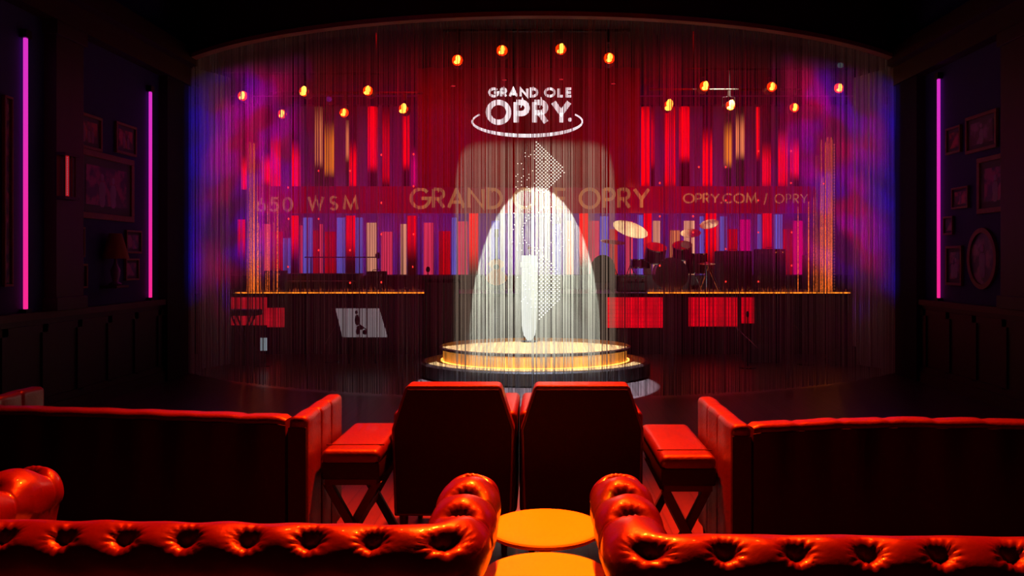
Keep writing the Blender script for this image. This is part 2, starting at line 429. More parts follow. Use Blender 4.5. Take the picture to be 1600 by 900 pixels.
frame(1, 1572, 1608, 348, 382, 'small frame at the right edge, above the lowest frame', 'none', 1)
frame(1, 1572, 1600, 404, 450, 'lowest frame at the right edge with a pale kneeling figure', 'one', 2)

# shaded wall lamp standing on a bracket shelf
Y = 6500/(847-166.0)
l = empty('wall_lamp', (-WX, Y, PZ(446, Y)), 0, 'unlit lamp with a fabric shade on a small shelf among the pictures', 'lamp')
MB().box(0, .2, -.14, .14, -.03, 0).build('shelf', BROWNTRIM, l, bevel=.005)
MB().lathe(.11, 0, [(.07, 0), (.075, .02), (.03, .05), (.05, .12), (.055, .18), (.02, .26), (.015, .34)], 20).build('lamp_base', mat('lamp_violet_glass', (.25, .12, .3), .2), l, smooth=40)
MB().lathe(.11, 0, [(.15, .32), (.07, .62), (.068, .62), (.147, .32)], 24).build('lamp_shade', mat('lamp_shade_cloth', (.35, .13, .06), .9), l, smooth=40)

# ------------------------------------------------------------------ string curtain
mb = MB(); N = 2600
pos = sorted(random.uniform(-AMAX, AMAX) for _ in range(N))
for a in pos:
    r = AR+random.uniform(-.03, .03); x, y = arc(a, r); q = random.uniform(.0008, .0021); t = -PI/2+a+PI/3+random.gauss(0, .25); dz = random.uniform(.01, .03)
    dx = random.gauss(0, .004)
    b_ = [(x+dx+q*math.cos(t+2*PI*k/3), y+q*math.sin(t+2*PI*k/3), dz) for k in range(3)]
    t_ = [(x+q*math.cos(t+2*PI*k/3), y+q*math.sin(t+2*PI*k/3), TOP+.02) for k in range(3)]
    mb.loft([b_, t_], False)
tag(mb.build('string_curtain', STRINGM), 'floor-length curtain of fine pale strings hung in a wide arc across the stage', 'curtain', kind='stuff')

# ------------------------------------------------------------------ lettering
def arc_pts(cx, cy, rx, ry, a0, a1, n=20):
    return [(cx+rx*math.cos(math.radians(a0+(a1-a0)*i/n)), cy+ry*math.sin(math.radians(a0+(a1-a0)*i/n))) for i in range(n+1)]
GL = {
 'G': (.94, [arc_pts(.5, .5, .5, .5, 42, 360, 28)+[(.55, .5)]]),
 'R': (.56, [[(0, 0), (0, 1)], [(0, 1), (.28, 1)]+arc_pts(.28, .74, .26, .26, 90, -90, 12)+[(0, .48)], [(.24, .48), (.56, 0)]]),
 'A': (.84, [[(0, 0), (.42, 1), (.84, 0)], [(.15, .3), (.69, .3)]]),
 'N': (.76, [[(0, 0), (0, 1), (.76, 0), (.76, 1)]]),
 'D': (.72, [[(.0, 0), (0, 1), (.22, 1)]+arc_pts(.22, .5, .5, .5, 90, -90, 18)+[(0, 0)]]),
 'O': (1.0, [arc_pts(.5, .5, .5, .5, 0, 360, 36)]),
 'L': (.42, [[(0, 1), (0, 0), (.42, 0)]]),
 'E': (.46, [[(.46, 1), (0, 1), (0, 0), (.46, 0)], [(0, .5), (.43, .5)]]),
 'P': (.54, [[(0, 0), (0, 1)], [(0, 1), (.26, 1)]+arc_pts(.26, .72, .28, .28, 90, -90, 12)+[(0, .44)]]),
 'Y': (.76, [[(0, 1), (.38, .46), (.76, 1)], [(.38, .46), (.38, 0)]]),
 'C': (.86, [arc_pts(.5, .5, .5, .5, 46, 314, 26)]),
 'M': (1.0, [[(0, 0), (.12, 1), (.5, .12), (.88, 1), (1, 0)]]),
 'W': (1.1, [[(0, 1), (.28, 0), (.55, .95), (.82, 0), (1.1, 1)]]),
 'S': (.5, [arc_pts(.25, .745, .23, .255, 35, 270, 16)+arc_pts(.25, .245, .25, .245, 90, -150, 16)]),
 '6': (.6, [arc_pts(.3, .31, .3, .31, 0, 360, 24), [(.04, .45), (.42, 1)]]),
 '5': (.55, [[(.5, 1), (.14, 1), (.09, .58)]+arc_pts(.23, .32, .32, .32, 115, -140, 18)]),
 '0': (.62, [arc_pts(.31, .5, .31, .5, 0, 360, 30)]),
 '.': (.02, [[(0, 0), (0.02, 0)]]),
 '/': (.3, [[(0, -.1), (.3, 1.05)]]),
}
def ribbon(mb, pts, th, y0, y1):
    closed = math.dist(pts[0], pts[-1]) < 1e-6
    if closed: pts = pts[:-1]
    n = len(pts); L = []
    for i in range(n):
        p = pts[i]; a = pts[i-1] if (i or closed) else None; b = pts[(i+1) % n] if (i < n-1 or closed) else None
        def un(u, v):
            d = math.hypot(v[0]-u[0], v[1]-u[1]) or 1; return ((v[0]-u[0])/d, (v[1]-u[1])/d)
        ns = []
        if a: t = un(a, p); ns.append((-t[1], t[0]))
        if b: t = un(p, b); ns.append((-t[1], t[0]))
        nx = sum(q[0] for q in ns); ny = sum(q[1] for q in ns); l_ = math.hypot(nx, ny) or 1; nx /= l_; ny /= l_
        c = max(.45, nx*ns[0][0]+ny*ns[0][1]); k = th/2/c
        L.append(((p[0]-nx*k, p[1]-ny*k), (p[0]+nx*k, p[1]+ny*k)))
    loops = [[(l[0][0], y0, l[0][1]), (l[1][0], y0, l[1][1]), (l[1][0], y1, l[1][1]), (l[0][0], y1, l[0][1])] for l in L]
    if closed: loops.append(loops[0])
    mb.loft(loops, not closed)
def lettering(text, x0, x1, z0, z1, th, y0, y1, gap=.3, space=.55, mb=None):
    """text fitted between x0..x1 and z0..z1, th is stroke / height"""
    mb = mb or MB(); H = (z1-z0)
    tot = 0
    for i, ch in enumerate(text): tot += space if ch == ' ' else GL[ch][0]+(gap if i < len(text)-1 else 0)
    sx = (x1-x0-th*H)/tot; x = x0+th*H/2
    for ch in text:
        if ch == ' ': x += space*sx; continue
        wd, strokes = GL[ch]
        for st in strokes:
            pts = [(x+p[0]*sx, z0+th*H/2+p[1]*(H-th*H)) for p in st]
            if ch == '.': pts = [(x-th*H*.3, z0+th*H/2), (x+th*H*.5, z0+th*H/2)]
            ribbon(mb, pts, th*H, y0, y1)
        x += (wd+gap)*sx
    return mb

# projected logo built as glowing letters hung just inside the strings
LY = 9.56
WHITE_E = mat('white_glow', (.6, .6, .6), .5, emit=(.95, .97, 1), strength=1.05)
lg = empty('logo_projection', (PX(828, LY), LY, PZ(175, LY)), 0, 'glowing white sign reading GRAND OLE OPRY with a halo ring, high at the centre', 'projection')
ox, oz = lg.location.x, lg.location.z
def rel(mb): return mb.xform(lambda x, y, z: (x-ox, y, z-oz))
for tx, a, b in (('GRAND', 763, 841), ('OLE', 850, 894)):
    rel(lettering(tx, PX(a, LY), PX(b, LY), PZ(152, LY), PZ(137, LY), .23, -.012, .012, .44, .5)).build('small_lettering', WHITE_E, lg)
m2 = lettering('OPRY', PX(759, LY), PX(893, LY), PZ(195, LY), PZ(156, LY), .20, -.012, .012, .36)
m2.disc((PX(890.5, LY), 0, PZ(187, LY)), (0, 1, 0), .022, .024)
rel(m2).build('large_lettering', WHITE_E, lg)
pts = []; rr = []
for i in range(61):
    a = math.radians(157-(157-(-337+360)+0)*0+ (i/60)*(-0)) if False else math.radians(150+ (i/60)*(390-150))
    pts.append((PX(824+86*math.cos(a), LY)-ox, 0, PZ(190-22*math.sin(a), LY)-oz)); rr.append(.010+.012*max(0, -math.sin(a))**1.0)
MB().tube(pts, rr, 10).build('halo_ring', WHITE_E, lg, smooth=50)
for xx in (-.35, .35): MB().tube([(xx, 0, .16), (xx, 0, TOP-oz+.03)], .003, 5).build('hanging_wire', BLACKM, lg)

# projected dots built as small glowing beads on the strings
DOT_GLOW = mat('projected_dot_white', (.8, .8, .7), .5, emit=(1, .93, .80), strength=2.2)
def dots(name, items, label, Y=9.385):
    mb = MB()
    for px, py, r in items: mb.ell((PX(px, Y), Y+abs(px-847)**2/F/F*Y*Y/2/AR, PZ(py, Y)), r*.0052, .004, r*.0052, 8, 6)
    tag(mb.build(name, DOT_GLOW), label, 'projected dots', kind='stuff')
def keep(px, py, p): return random.random() < p
D = []
for i in range(22):
    for j in range(22):
        px = 838+(i-j)*2.9; py = 222+(i+j)*2.8
        if py > 302: continue
        right = px >= 836
        if right and px-838 < 48-max(0, py-266)*1.0 and keep(px, py, .97 if px < 878 else .4): D.append((px, py, 1.15))
        elif not right and px > 806 and keep(px, py, .22): D.append((px, py, .9))
dots('projected_dots', D, 'upper triangle of white projected dots just below the halo ring')
D = []
for ring_ in range(6):
    R_ = 26+ring_*4.6
    for k in range(34):
        a = 2*PI*(k+.5*(ring_ % 2))/34
        p = 1 if ring_ == 0 else (.85-.12*ring_)*(1 if abs(math.sin(a)) > .45 else .35)
        if random.random() < p:
            py = 362-R_*math.sin(a)*.98; px = 842+R_*math.cos(a)
            if py < 402: D.append((px, py, .95 if ring_ else .8))
dots('projected_dots', D, 'ring of white projected dots inside the bright dome')
D = []
for i in range(-14, 15):
    for j in range(-14, 15):
        px = 852+(i-j)*3.1; py = 452+(i+j)*3.1
        if px < 841 and px > 806 and py > 420 and py < 480 and keep(px, py, .25): D.append((px, py, .9))
        if px >= 841 and 402+max(0, (px-856))*1.3 < py < 500-max(0, px-842)*1.0 and px < 874: D.append((px, py, 1.1))
dots('projected_dots', D, 'lower diamond of white projected dots right of the glowing white post')
REDB = mat('red_pin_bulb', (.5, 0, 0), .5, emit=(1, .03, .02), strength=2.2)
proto = None
def curtain_at(px):
    t = (px-VX)/F; # solve ray x=t*y with circle
    A = 1+t*t; B = -2*ACY; Cc = ACY*ACY-AR*AR
    return (-B-math.sqrt(B*B-4*A*Cc))/(2*A)
for px, py in [(596, 242), (646, 241), (498, 267), (547, 267), (450, 293), (596, 317), (646, 291), (498, 342), (646, 366), (596, 366), (547, 391), (498, 391), (645, 417), (547, 442), (596, 441), (451, 342), (450, 417), (403, 417),
               (1092, 261), (1134, 261), (1185, 236), (1236, 236), (1031, 286), (1236, 286), (1287, 287), (1134, 313), (1185, 313), (1031, 338), (1083, 338), (1185, 363), (1237, 363), (1083, 363), (1134, 389), (1031, 415), (1134, 440), (1185, 440), (1237, 415)]:
    Y = curtain_at(px); loc = (PX(px, Y), Y, PZ(py, Y))
    if proto is None:
        proto = tag(MB().ell((0, 0, 0), .010, .010, .012, 10, 8).build('pin_bulb', REDB, loc=loc), 'tiny red pin bulb among the curtain strings', 'bulb', 'red pin bulbs in the string curtain')
    else:
        c = proto.copy(); C.objects.link(c); c.location = loc

# ------------------------------------------------------------------ dais
DXc = PX(836, 11.55); DYc = 11.6
Yr = .80
PLANK = wood_mat('dais_boards', (.26, .11, .03), (.55, .30, .09), .055, .45, gap=.2)
dz = empty('round_dais', (DXc, DYc, 0), 0, 'two-tiered round wooden dais with amber-lit edges at the foot of the string curtain', 'dais')
MB().lathe(0, 0, [(1.62, 0), (1.66, .02), (1.66, .18), (1.64, .2)], 96, 1, Yr).build('lower_tier', DARKWOOD, dz, smooth=30)
MB().lathe(0, 0, [(1.60, .2), (1.60, .208)], 96, 1, Yr).build('lower_tread', PLANK, dz)
MB().lathe(0, 0, [(1.33, .208), (1.33, .375)], 96, 1, Yr).build('riser', mat('riser_amber_glow', (.85, .42, .10), .5, emit=(.80, .30, .03), strength=.34), dz, smooth=30)  # amber LED light on the riser given as its own emission
MB().lathe(0, 0, [(1.37, .370), (1.385, .378), (1.385, .405), (1.37, .410)], 96, 1, Yr).build('upper_lip', mat('dark_red_lip', (.03, .005, .003), .4), dz, smooth=30)
MB().lathe(0, 0, [(1.355, .410), (1.355, .416)], 96, 1, Yr).build('upper_tread', PLANK, dz)
n = 96
def rg(r, z): return [(r*math.cos(2*PI*k/n), r*Yr*math.sin(2*PI*k/n), z) for k in range(n)]
MB().loft([rg(1.34, .209), rg(1.365, .209), rg(1.365, .217), rg(1.34, .217)], False).build('light_ring', mat('amber_led', (.5, .2, .05), .5, emit=(1, .42, .06), strength=5), dz)
# glowing mic post
Y = 12.05; pz = .416
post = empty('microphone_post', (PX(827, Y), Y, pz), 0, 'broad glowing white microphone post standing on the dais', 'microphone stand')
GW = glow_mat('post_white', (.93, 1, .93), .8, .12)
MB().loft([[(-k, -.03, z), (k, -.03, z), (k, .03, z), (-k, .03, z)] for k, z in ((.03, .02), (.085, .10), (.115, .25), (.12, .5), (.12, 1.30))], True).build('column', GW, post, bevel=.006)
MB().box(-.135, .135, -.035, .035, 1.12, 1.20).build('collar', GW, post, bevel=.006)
MB().lathe(0, 0, [(.13, 0), (.13, .012), (.03, .02)], 24).build('base', BLACKM, post)
MB().tube([(0, 0, 1.30), (0, 0, 1.36), (0, -.06, 1.40)], .008).ell((0, -.09, 1.41), .025, .04, .025).build('microphone', CHROME, post, smooth=50)

# ------------------------------------------------------------------ stage deck
SY = 14.0; SZ = PZ(458.5, SY)
struct('floor_stage', MB().box(-7.4, 7.4, SY+.02, 18.2, 0, SZ-.01), mat('black_stage', (.02, .012, .016), .45))
struct('trim_stage_edge', MB().box(-7.4, 7.4, SY-.04, SY+.02, SZ-.06, SZ), BLACKM)
EDGE = bpy.data.materials.new('orange_led'); EDGE.use_nodes = True
_b = EDGE.node_tree.nodes['Principled BSDF']; _b.inputs['Base Color'].default_value = (.4, .1, 0, 1); _b.inputs['Emission Color'].default_value = (1, .23, .012, 1); _b.inputs['Emission Strength'].default_value = 2.2
for a, b, lab in ((368, 663, 'orange light strip along the left half of the stage edge'), (1012, 1328, 'orange light strip along the right half of the stage edge')):
    r = empty('edge_light', ((PX(a, SY)+PX(b, SY))/2, SY, SZ), 0, lab, 'light strip', 'orange strips on the stage edge'); hw = (PX(b, SY)-PX(a, SY))/2
    MB().box(-hw, hw, -.035, -.005, .002, .022).build('tube', EDGE, r)
    MB().box(-hw, hw, -.004, .02, 0, .03).build('channel', BLACKM, r)
# fringe of glowing fibres
def fibre_mat(name, c, s, zlo, zhi, kmin=.15):
    m = bpy.data.materials.new(name); m.use_nodes = True; nt = m.node_tree; b = nt.nodes['Principled BSDF']; b.inputs['Base Color'].default_value = (.2, .06, .01, 1)
    tc = nt.nodes.new('ShaderNodeTexCoord'); sp = nt.nodes.new('ShaderNodeSeparateXYZ'); nt.links.new(tc.outputs['Object'], sp.inputs[0])
    z = E(nt, sp.outputs[2]); nz = noise_e(nt, tc.outputs['Object'], 60, 3).sstep(.42, .62)
    k = (z.sstep(zhi, zlo)*(1-kmin)+kmin)*(nz*.8+.2)*s
    b.inputs['Emission Color'].default_value = (*c, 1); nt.links.new(k.v, b.inputs['Emission Strength']); return m
FB = fibre_mat('amber_fibre', (1, .17, .015), 2.4, 1.2, 3.4, .30)
for a, b, dn, lab, ytop, sgn in ((386, 398, 95, 'bright bundle of amber glowing fibres at the left end of the stage', 225, 1), (1288, 1302, 95, 'bright bundle of amber glowing fibres at the right end of the stage', 218, -1)):
    mb = MB()
    for k in range(dn):
        c = (a+b)/2; q = abs(random.gauss(0, 1)); px = c+random.uniform(-6, 6) if k < dn*.6 else c+sgn*q*16
        Y = SY+.25+random.uniform(-.06, .06); x = PX(px, Y); top = PZ(ytop+random.uniform(-4, 12)+(0 if k < dn*.6 else random.uniform(0, 150)), Y); t = random.uniform(.0022, .0045)
        mb.loft([[(x-t, Y-t, SZ), (x+t, Y-t, SZ), (x+t, Y+t, SZ), (x-t, Y+t, SZ)], [(x-t, Y-t, top), (x+t, Y-t, top), (x+t, Y+t, top), (x-t, Y+t, top)]], True)
    tag(mb.build('fibre_curtain', FB), lab, 'light fibres', kind='stuff')
    mb = MB(); px = 387.5 if sgn > 0 else 1303.5; Y = SY+.1
    for k in range(49): mb.ell((PX(px, Y), Y, PZ(226+k*4.7, Y)), .014, .01, .007, 6, 4)
    mb.tube([(PX(px, Y), Y, SZ), (PX(px, Y), Y, PZ(224, Y))], .002, 4)
    tag(mb.build('bead_chain', mat('bead_amber', (.4, .15, .03), .4, emit=(1, .25, .08), strength=.8)), lab.replace('bright bundle of amber glowing fibres', 'vertical chain of amber beads'), 'bead chain', kind='stuff')
for a, b, lab in ((385, 662, 'short upright amber fibres along the left stage edge'), (1014, 1322, 'short upright amber fibres along the right stage edge')):
    mb = MB(); px = a
    while px < b:
        Y = SY+.06; x = PX(px, Y); hh = random.uniform(.05, .2)*random.uniform(.4, 1); t = .003
        mb.loft([[(x-t, Y-t, SZ), (x+t, Y-t, SZ), (x, Y+t, SZ)], [(x-t*.3, Y-t, SZ+hh), (x+t*.3, Y-t, SZ+hh), (x, Y, SZ+hh)]], True)
        px += random.uniform(.6, 2.2)
    tag(mb.build('fibre_fringe', fibre_mat('fringe_fibre', (1, .16, .03), 1.0, SZ, SZ+.16, .05)), lab, 'light fibres', kind='stuff')

# ------------------------------------------------------------------ light columns
BY = 16.9; RZ = PZ(430, BY)
struct('floor_riser', MB().box(-6.6, 6.6, 16.5, 17.6, SZ-.02, RZ), mat('black_riser', (.02, .008, .02), .6))
COL = {'red': ((1, .0, .0), 1.05), 'deep': ((.70, .0, .004), .7), 'pink': ((.9, .04, .12), .75), 'mag': ((.75, .0, .16), .75), 'blue': ((.20, .14, .85), .55), 'violet': ((.22, .02, .45), .30),
       'cream': ((.85, .32, .20), .9), 'amber': ((1, .22, .01), .9), 'pale': ((.9, .22, .08), .85)}
cnames = {'red': 'bright red', 'deep': 'deep red', 'pink': 'pink', 'mag': 'magenta', 'blue': 'blue', 'violet': 'violet', 'cream': 'cream', 'amber': 'amber', 'pale': 'pale orange'}
upper = [(377, 386, 250, 300, 'red'), (409, 422, 246, 287, 'red'), (424, 439, 212, 300, 'red'), (456, 469, 225, 297, 'red'), (492, 505, 168, 258, 'pale'), (507, 522, 196, 272, 'amber'), (540, 545, 190, 248, 'pale'), (546, 558, 225, 294, 'red'),
         (575, 590, 125, 265, 'red'), (597, 609, 170, 285, 'deep'), (628, 640, 160, 262, 'red'), (642, 652, 235, 292, 'mag'),
         (1002, 1015, 140, 292, 'red'), (1017, 1023, 170, 260, 'deep'), (1039, 1056, 150, 292, 'red'), (1061, 1077, 145, 250, 'red'), (1098, 1113, 205, 292, 'red'), (1131, 1144, 196, 258, 'amber'), (1150, 1163, 184, 245, 'pale'), (1181, 1187, 140, 246, 'red'), (1191, 1204, 228, 292, 'red'), (1216, 1231, 208, 292, 'red'), (1235, 1248, 222, 277, 'red')]
lower = [(372, 383, 343, 398, 'red'), (410, 423, 350, 425, 'pink'), (425, 441, 362, 422, 'deep'), (442, 454, 372, 425, 'blue'), (455, 466, 337, 400, 'red'), (468, 472, 352, 426, 'pink'), (474, 488, 340, 427, 'blue'), (490, 499, 360, 425, 'deep'), (500, 504, 350, 427, 'pink'), (508, 525, 362, 425, 'deep'), (527, 539, 340, 427, 'blue'),
         (541, 555, 337, 400, 'red'), (556, 567, 340, 427, 'blue'), (573, 588, 348, 422, 'cream'), (596, 613, 362, 430, 'pink'), (626, 635, 350, 432, 'cream'), (637, 650, 337, 400, 'red'), (651, 659, 340, 430, 'violet'), (662, 678, 348, 430, 'pink'), (686, 704, 361, 432, 'deep'), (706, 714, 340, 433, 'blue'), (716, 731, 346, 433, 'pink'), (733, 747, 333, 420, 'red'),
         (768, 780, 345, 430, 'blue'), (866, 876, 350, 430, 'blue'), (884, 896, 345, 430, 'cream'),
         (905, 919, 333, 410, 'red'), (921, 936, 345, 428, 'pink'), (938, 950, 338, 428, 'blue'), (952, 965, 358, 430, 'deep'), (978, 989, 346, 430, 'pink'), (996, 1004, 336, 428, 'blue'), (1006, 1018, 333, 400, 'red'), (1020, 1031, 345, 430, 'cream'), (1034, 1044, 336, 428, 'violet'), (1046, 1062, 360, 428, 'pale'),
         (1069, 1085, 345, 428, 'cream'), (1092, 1099, 338, 428, 'blue'), (1102, 1119, 333, 410, 'red'), (1120, 1123, 345, 428, 'pink'), (1125, 1135, 338, 428, 'blue'), (1137, 1152, 358, 428, 'deep'), (1155, 1172, 343, 428, 'mag'), (1184, 1189, 335, 428, 'blue'), (1192, 1205, 333, 400, 'red'), (1209, 1222, 335, 428, 'blue'), (1224, 1237, 358, 426, 'deep'), (1239, 1254, 345, 426, 'mag'), (1281, 1292, 335, 380, 'red')]
def ordinal_place(px):
    return None
gm = {}
for i, (a, b, yt, yb, c) in enumerate(upper):
    Y = 17.0; x0, x1 = PX(a, Y), PX(b, Y); col, st = COL[c]
    z0 = PZ(296, Y); z1 = 4.9
    zt, zb = PZ(yt, Y), PZ(yb, Y); tall = zt-zb
    fd = (zb-.12, zb+.15, zt-tall*.45, zt+.15)
    m = glow_mat('tube_'+c, col, st*1.15, .35, fd)
    r = empty('hanging_tube', ((x0+x1)/2, Y, z0), 0, '', 'light tube', 'tubes hanging above the banner')
    hw = (x1-x0)/2
    MB().tube([(0, 0, 0), (0, 0, z1-z0)], hw, 14).build('tube', m, r, smooth=40)
    MB().disc((0, 0, z1-z0+.03), (0, 0, 1), hw*1.05, .06, 14).build('cap', BLACKM, r)
    upper[i] = (a, r, cnames[c])
for i, (a, b, yt, yb, c) in enumerate(lower):
    Y = 16.9+(.12 if i % 2 else 0); x0, x1 = PX(a, Y), PX(b, Y); col, st = COL[c]; zt = PZ(yt, Y)
    fd = None
    if c == 'red': fd = (PZ(yb+14, Y), PZ(yb-35, Y), zt+1, zt+2)
    key = (c, fd is None)
    m = gm.get(key) or glow_mat('panel_'+c, col, st, .4, fd)
    if fd is None: gm[key] = m
    r = empty('light_tower', ((x0+x1)/2, Y, RZ), 0, '', 'light panel', 'panels standing below the banner'); hw = (x1-x0)/2
    MB().box(-hw, hw, -.025, .025, .012, zt-RZ).build('face', m, r, bevel=.006)
    MB().box(-hw*.9, hw*.9, -.05, .05, 0, .012).box(-hw*.3, hw*.3, .026, .05, .012, (zt-RZ)*.6).build('stand', BLACKM, r)
    lower[i] = (a, r, cnames[c])
def words(k): return ['first', 'second', 'third', 'fourth', 'fifth', 'sixth', 'seventh', 'eighth', 'ninth', 'tenth'][k]
def label_run(items, what, mid=840):
    for side in (0, 1):
        grp = [t for t in items if (t[0] < mid) == (side == 0)]
        seen = {}
        order = grp if side == 0 else list(reversed(grp))
        for a, r, cn in order:
            k = seen.get(cn, 0); seen[cn] = k+1
            n_ = sum(1 for t in grp if t[2] == cn)
            e_ = 'left' if side == 0 else 'right'
            if n_ == 1: r['label'] = 'the only %s %s at the %s of the stage' % (cn, what, e_)
            else: r['label'] = '%s %s, %s of its colour from the stage\'s %s end' % (cn, what, words(k), e_)
label_run(upper, 'light tube above the banner')
label_run(lower, 'light panel below the banner')

# banner with lettering
NY = 16.4
bz0, bz1 = PZ(333, NY), PZ(291, NY)
bn = empty('banner', (0, NY, bz0), 0, 'long dark red banner across the stage lettered GRAND OLE OPRY, 650 WSM and OPRY.COM', 'banner')
mb = MB(); x0, x1 = PX(386, NY), PX(1300, NY); n = 40; loops = []
for i in range(n+1):
    x = x0+(x1-x0)*i/n; loops.append([(x, 0, 0), (x, .08, 0), (x, .08, bz1-bz0), (x, 0, bz1-bz0)])
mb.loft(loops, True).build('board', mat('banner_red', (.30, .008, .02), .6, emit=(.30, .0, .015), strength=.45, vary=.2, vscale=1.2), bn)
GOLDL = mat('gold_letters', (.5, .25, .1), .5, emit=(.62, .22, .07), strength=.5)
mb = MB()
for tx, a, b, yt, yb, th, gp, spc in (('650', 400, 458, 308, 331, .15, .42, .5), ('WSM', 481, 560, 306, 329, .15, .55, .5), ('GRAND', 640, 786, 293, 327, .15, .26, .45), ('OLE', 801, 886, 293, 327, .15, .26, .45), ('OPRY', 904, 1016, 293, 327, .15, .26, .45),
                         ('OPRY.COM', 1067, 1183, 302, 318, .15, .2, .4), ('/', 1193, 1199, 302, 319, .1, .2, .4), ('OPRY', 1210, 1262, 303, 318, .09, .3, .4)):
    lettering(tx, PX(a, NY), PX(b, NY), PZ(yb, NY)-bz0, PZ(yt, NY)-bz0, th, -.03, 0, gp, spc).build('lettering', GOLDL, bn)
for xx in (-5, -2.5, 0, 2.5, 5): MB().tube([(xx, .04, bz1-bz0), (xx, .04, 5.4-bz0)], .006, 5).build('suspension_wire', BLACKM, bn)

# red centre drape behind the logo
def drape(name, x0, x1, y, z0, z1, m, label, amp=.07, freq=9.0, pts=None):
    mb = MB(); n = int(abs(x1-x0)*40) if pts is None else 60; loops = []
    for i in range(n+1):
        t = i/n
        if pts is None: x, yy = x0+(x1-x0)*t, y
        else: x = pts[0][0]*(1-t)+pts[1][0]*t; yy = pts[0][1]*(1-t)+pts[1][1]*t
        q = amp*math.sin(t*abs((x1-x0) if pts is None else 1.2)*freq*2)+amp*.4*math.sin(t*31+1)
        loops.append([(x, yy+q, z0), (x, yy+q+.02, z0), (x, yy+q*.7+.02, z1), (x, yy+q*.7, z1)])
    return tag(mb.loft(loops, True).build(name, m, smooth=50), label, 'drape')
VEL = mat('red_velvet', (.30, .008, .012), .95, vary=.2, vscale=3)
drape('stage_drape', PX(652, 15.6), PX(1000, 15.6), 15.6, PZ(293, 15.6), 5.4, VEL, 'dark red velvet drape hanging behind the white logo sign')
spot('drape_red_spot', (-.9, 12.6, 5.35), (-.4, 15.6, 3.2), 35, (1, .0, .01), 80, 1, .1)
spot('drape_red_spot', (1.1, 12.6, 5.35), (.6, 15.6, 3.2), 35, (1, .0, .01), 80, 1, .1)
GREYV = mat('grey_side_velvet', (.45, .45, .5), .9, vary=.15, vscale=3)
drape('side_drape', 0, 0, 0, 0.02, 4.5, GREYV, 'tall folded side drape at the left edge of the stage, washed blue and purple', .04, 14, ((-5.12, 11.95), (-4.88, 12.5)))
drape('side_drape', 0, 0, 0, 0.02, 4.5, GREYV, 'tall folded side drape at the right edge of the stage, washed blue and purple', .04, 14, ((5.12, 11.95), (4.88, 12.5)))
struct('trim_stage_beam', MB().box(-7.4, 7.4, 16.9, 17.1, 4.94, 5.1), BLACKM)

# ------------------------------------------------------------------ stage lamps on pipes
def filament_lamp():
    r = empty('stage_lamp', (0, 0, 0), 0, 'x', 'stage lamp', 'red stage lamps above the curtain')
    MB().loft([[(q*math.cos(2*PI*k/24), y, q*math.sin(2*PI*k/24)) for k in range(24)] for q, y in ((.075, -.09), (.075, .10), (.05, .17), (.03, .20))], True).build('housing', BLACKM, r, smooth=40)
    ln = bpy.data.materials.new('red_lens'); ln.use_nodes = True; b = ln.node_tree.nodes['Principled BSDF']
    b.inputs['Base Color'].default_value = (.3, 0, 0, 1); b.inputs['Roughness'].default_value = .2; b.inputs['Emission Color'].default_value = (1, .03, .0, 1); b.inputs['Emission Strength'].default_value = 2.2
    MB().loft([[(q*math.cos(2*PI*k/24), y, q*math.sin(2*PI*k/24)) for k in range(24)] for q, y in ((.068, -.091), (.06, -.105), (.035, -.115), (.01, -.119))], True).build('lens', ln, r, smooth=60)
    MB().ell((.008, -.118, .012), .030, .012, .045).ell((-.006, -.117, -.03), .036, .008, .022).build('filament', mat('filament_yellow', (1, .8, .2), .5, emit=(1, .62, .06), strength=3.5), r, smooth=60)
    MB().tube([(-.09, .02, 0), (-.09, .02, .14), (0, .02, .16), (.09, .02, .14), (.09, .02, 0)], .008, 6).build('yoke', BLACKM, r)
    MB().box(-.02, .02, -.01, .05, .15, .24).build('clamp', BLACKM, r)
    return r
LP = [(716, 97, 11.2, 'first of the four centre lamps, above the logo at left'), (785, 82, 11.2, 'second of the four centre lamps, left of the logo top'), (876, 80, 11.2, 'third and brightest of the four centre lamps'), (951, 94, 11.2, 'fourth of the four centre lamps, above right of the logo'),
      (383, 152, 12.5, 'outermost of the left cluster, farthest left'), (478, 145, 12.5, 'second of the upper row in the left cluster'), (577, 144, 12.5, 'innermost of the upper row in the left cluster'),
      (444, 180, 13.3, 'lower row of the left cluster, farthest left'), (540, 178, 13.3, 'middle of the lower row in the left cluster'), (632, 172, 13.3, 'large bright one at the inner end of the left cluster'),
      (1043, 167, 13.3, 'large brightest one at the inner end of the right cluster'), (1099, 137, 12.5, 'innermost of the upper row in the right cluster'), (1139, 167, 13.3, 'middle of the lower row in the right cluster'), (1203, 138, 12.5, 'middle of the upper row in the right cluster'), (1238, 170, 13.3, 'lower row of the right cluster, farthest right'), (1307, 140, 12.5, 'outermost of the right cluster, farthest right')]
BIG = {876: 1.15, 632: 1.35, 1043: 1.6, 1099: 1.15, 1139: 1.4, 478: 1.2, 577: 1.15}
lp = None
for px, py, Y, lab in LP:
    loc = (PX(px, Y), Y, PZ(py, Y)); lab = 'glowing red stage lamp, '+lab
    if lp is None: lp = filament_lamp(); lp.location = loc; o = lp; o['label'] = lab
    else: o = dup(lp, loc, label=lab)
    o.scale = (1.12, 1.12, 1.12); k = BIG.get(px, 1); pz_ = {11.2: PZ(80, 11.2), 12.5: PZ(144 if px < 800 else 137, 12.5), 13.3: PZ(172 if px < 800 else 167, 13.3)}[Y]+.29-.02
    for ch in kids(o):
        if ch.name.startswith('filament'): ch.scale = (k, 1+.3*(k-1), k)
        if ch.name.startswith('clamp'): ch.scale = (1, 1, (pz_-loc[2])/1.12/.24)
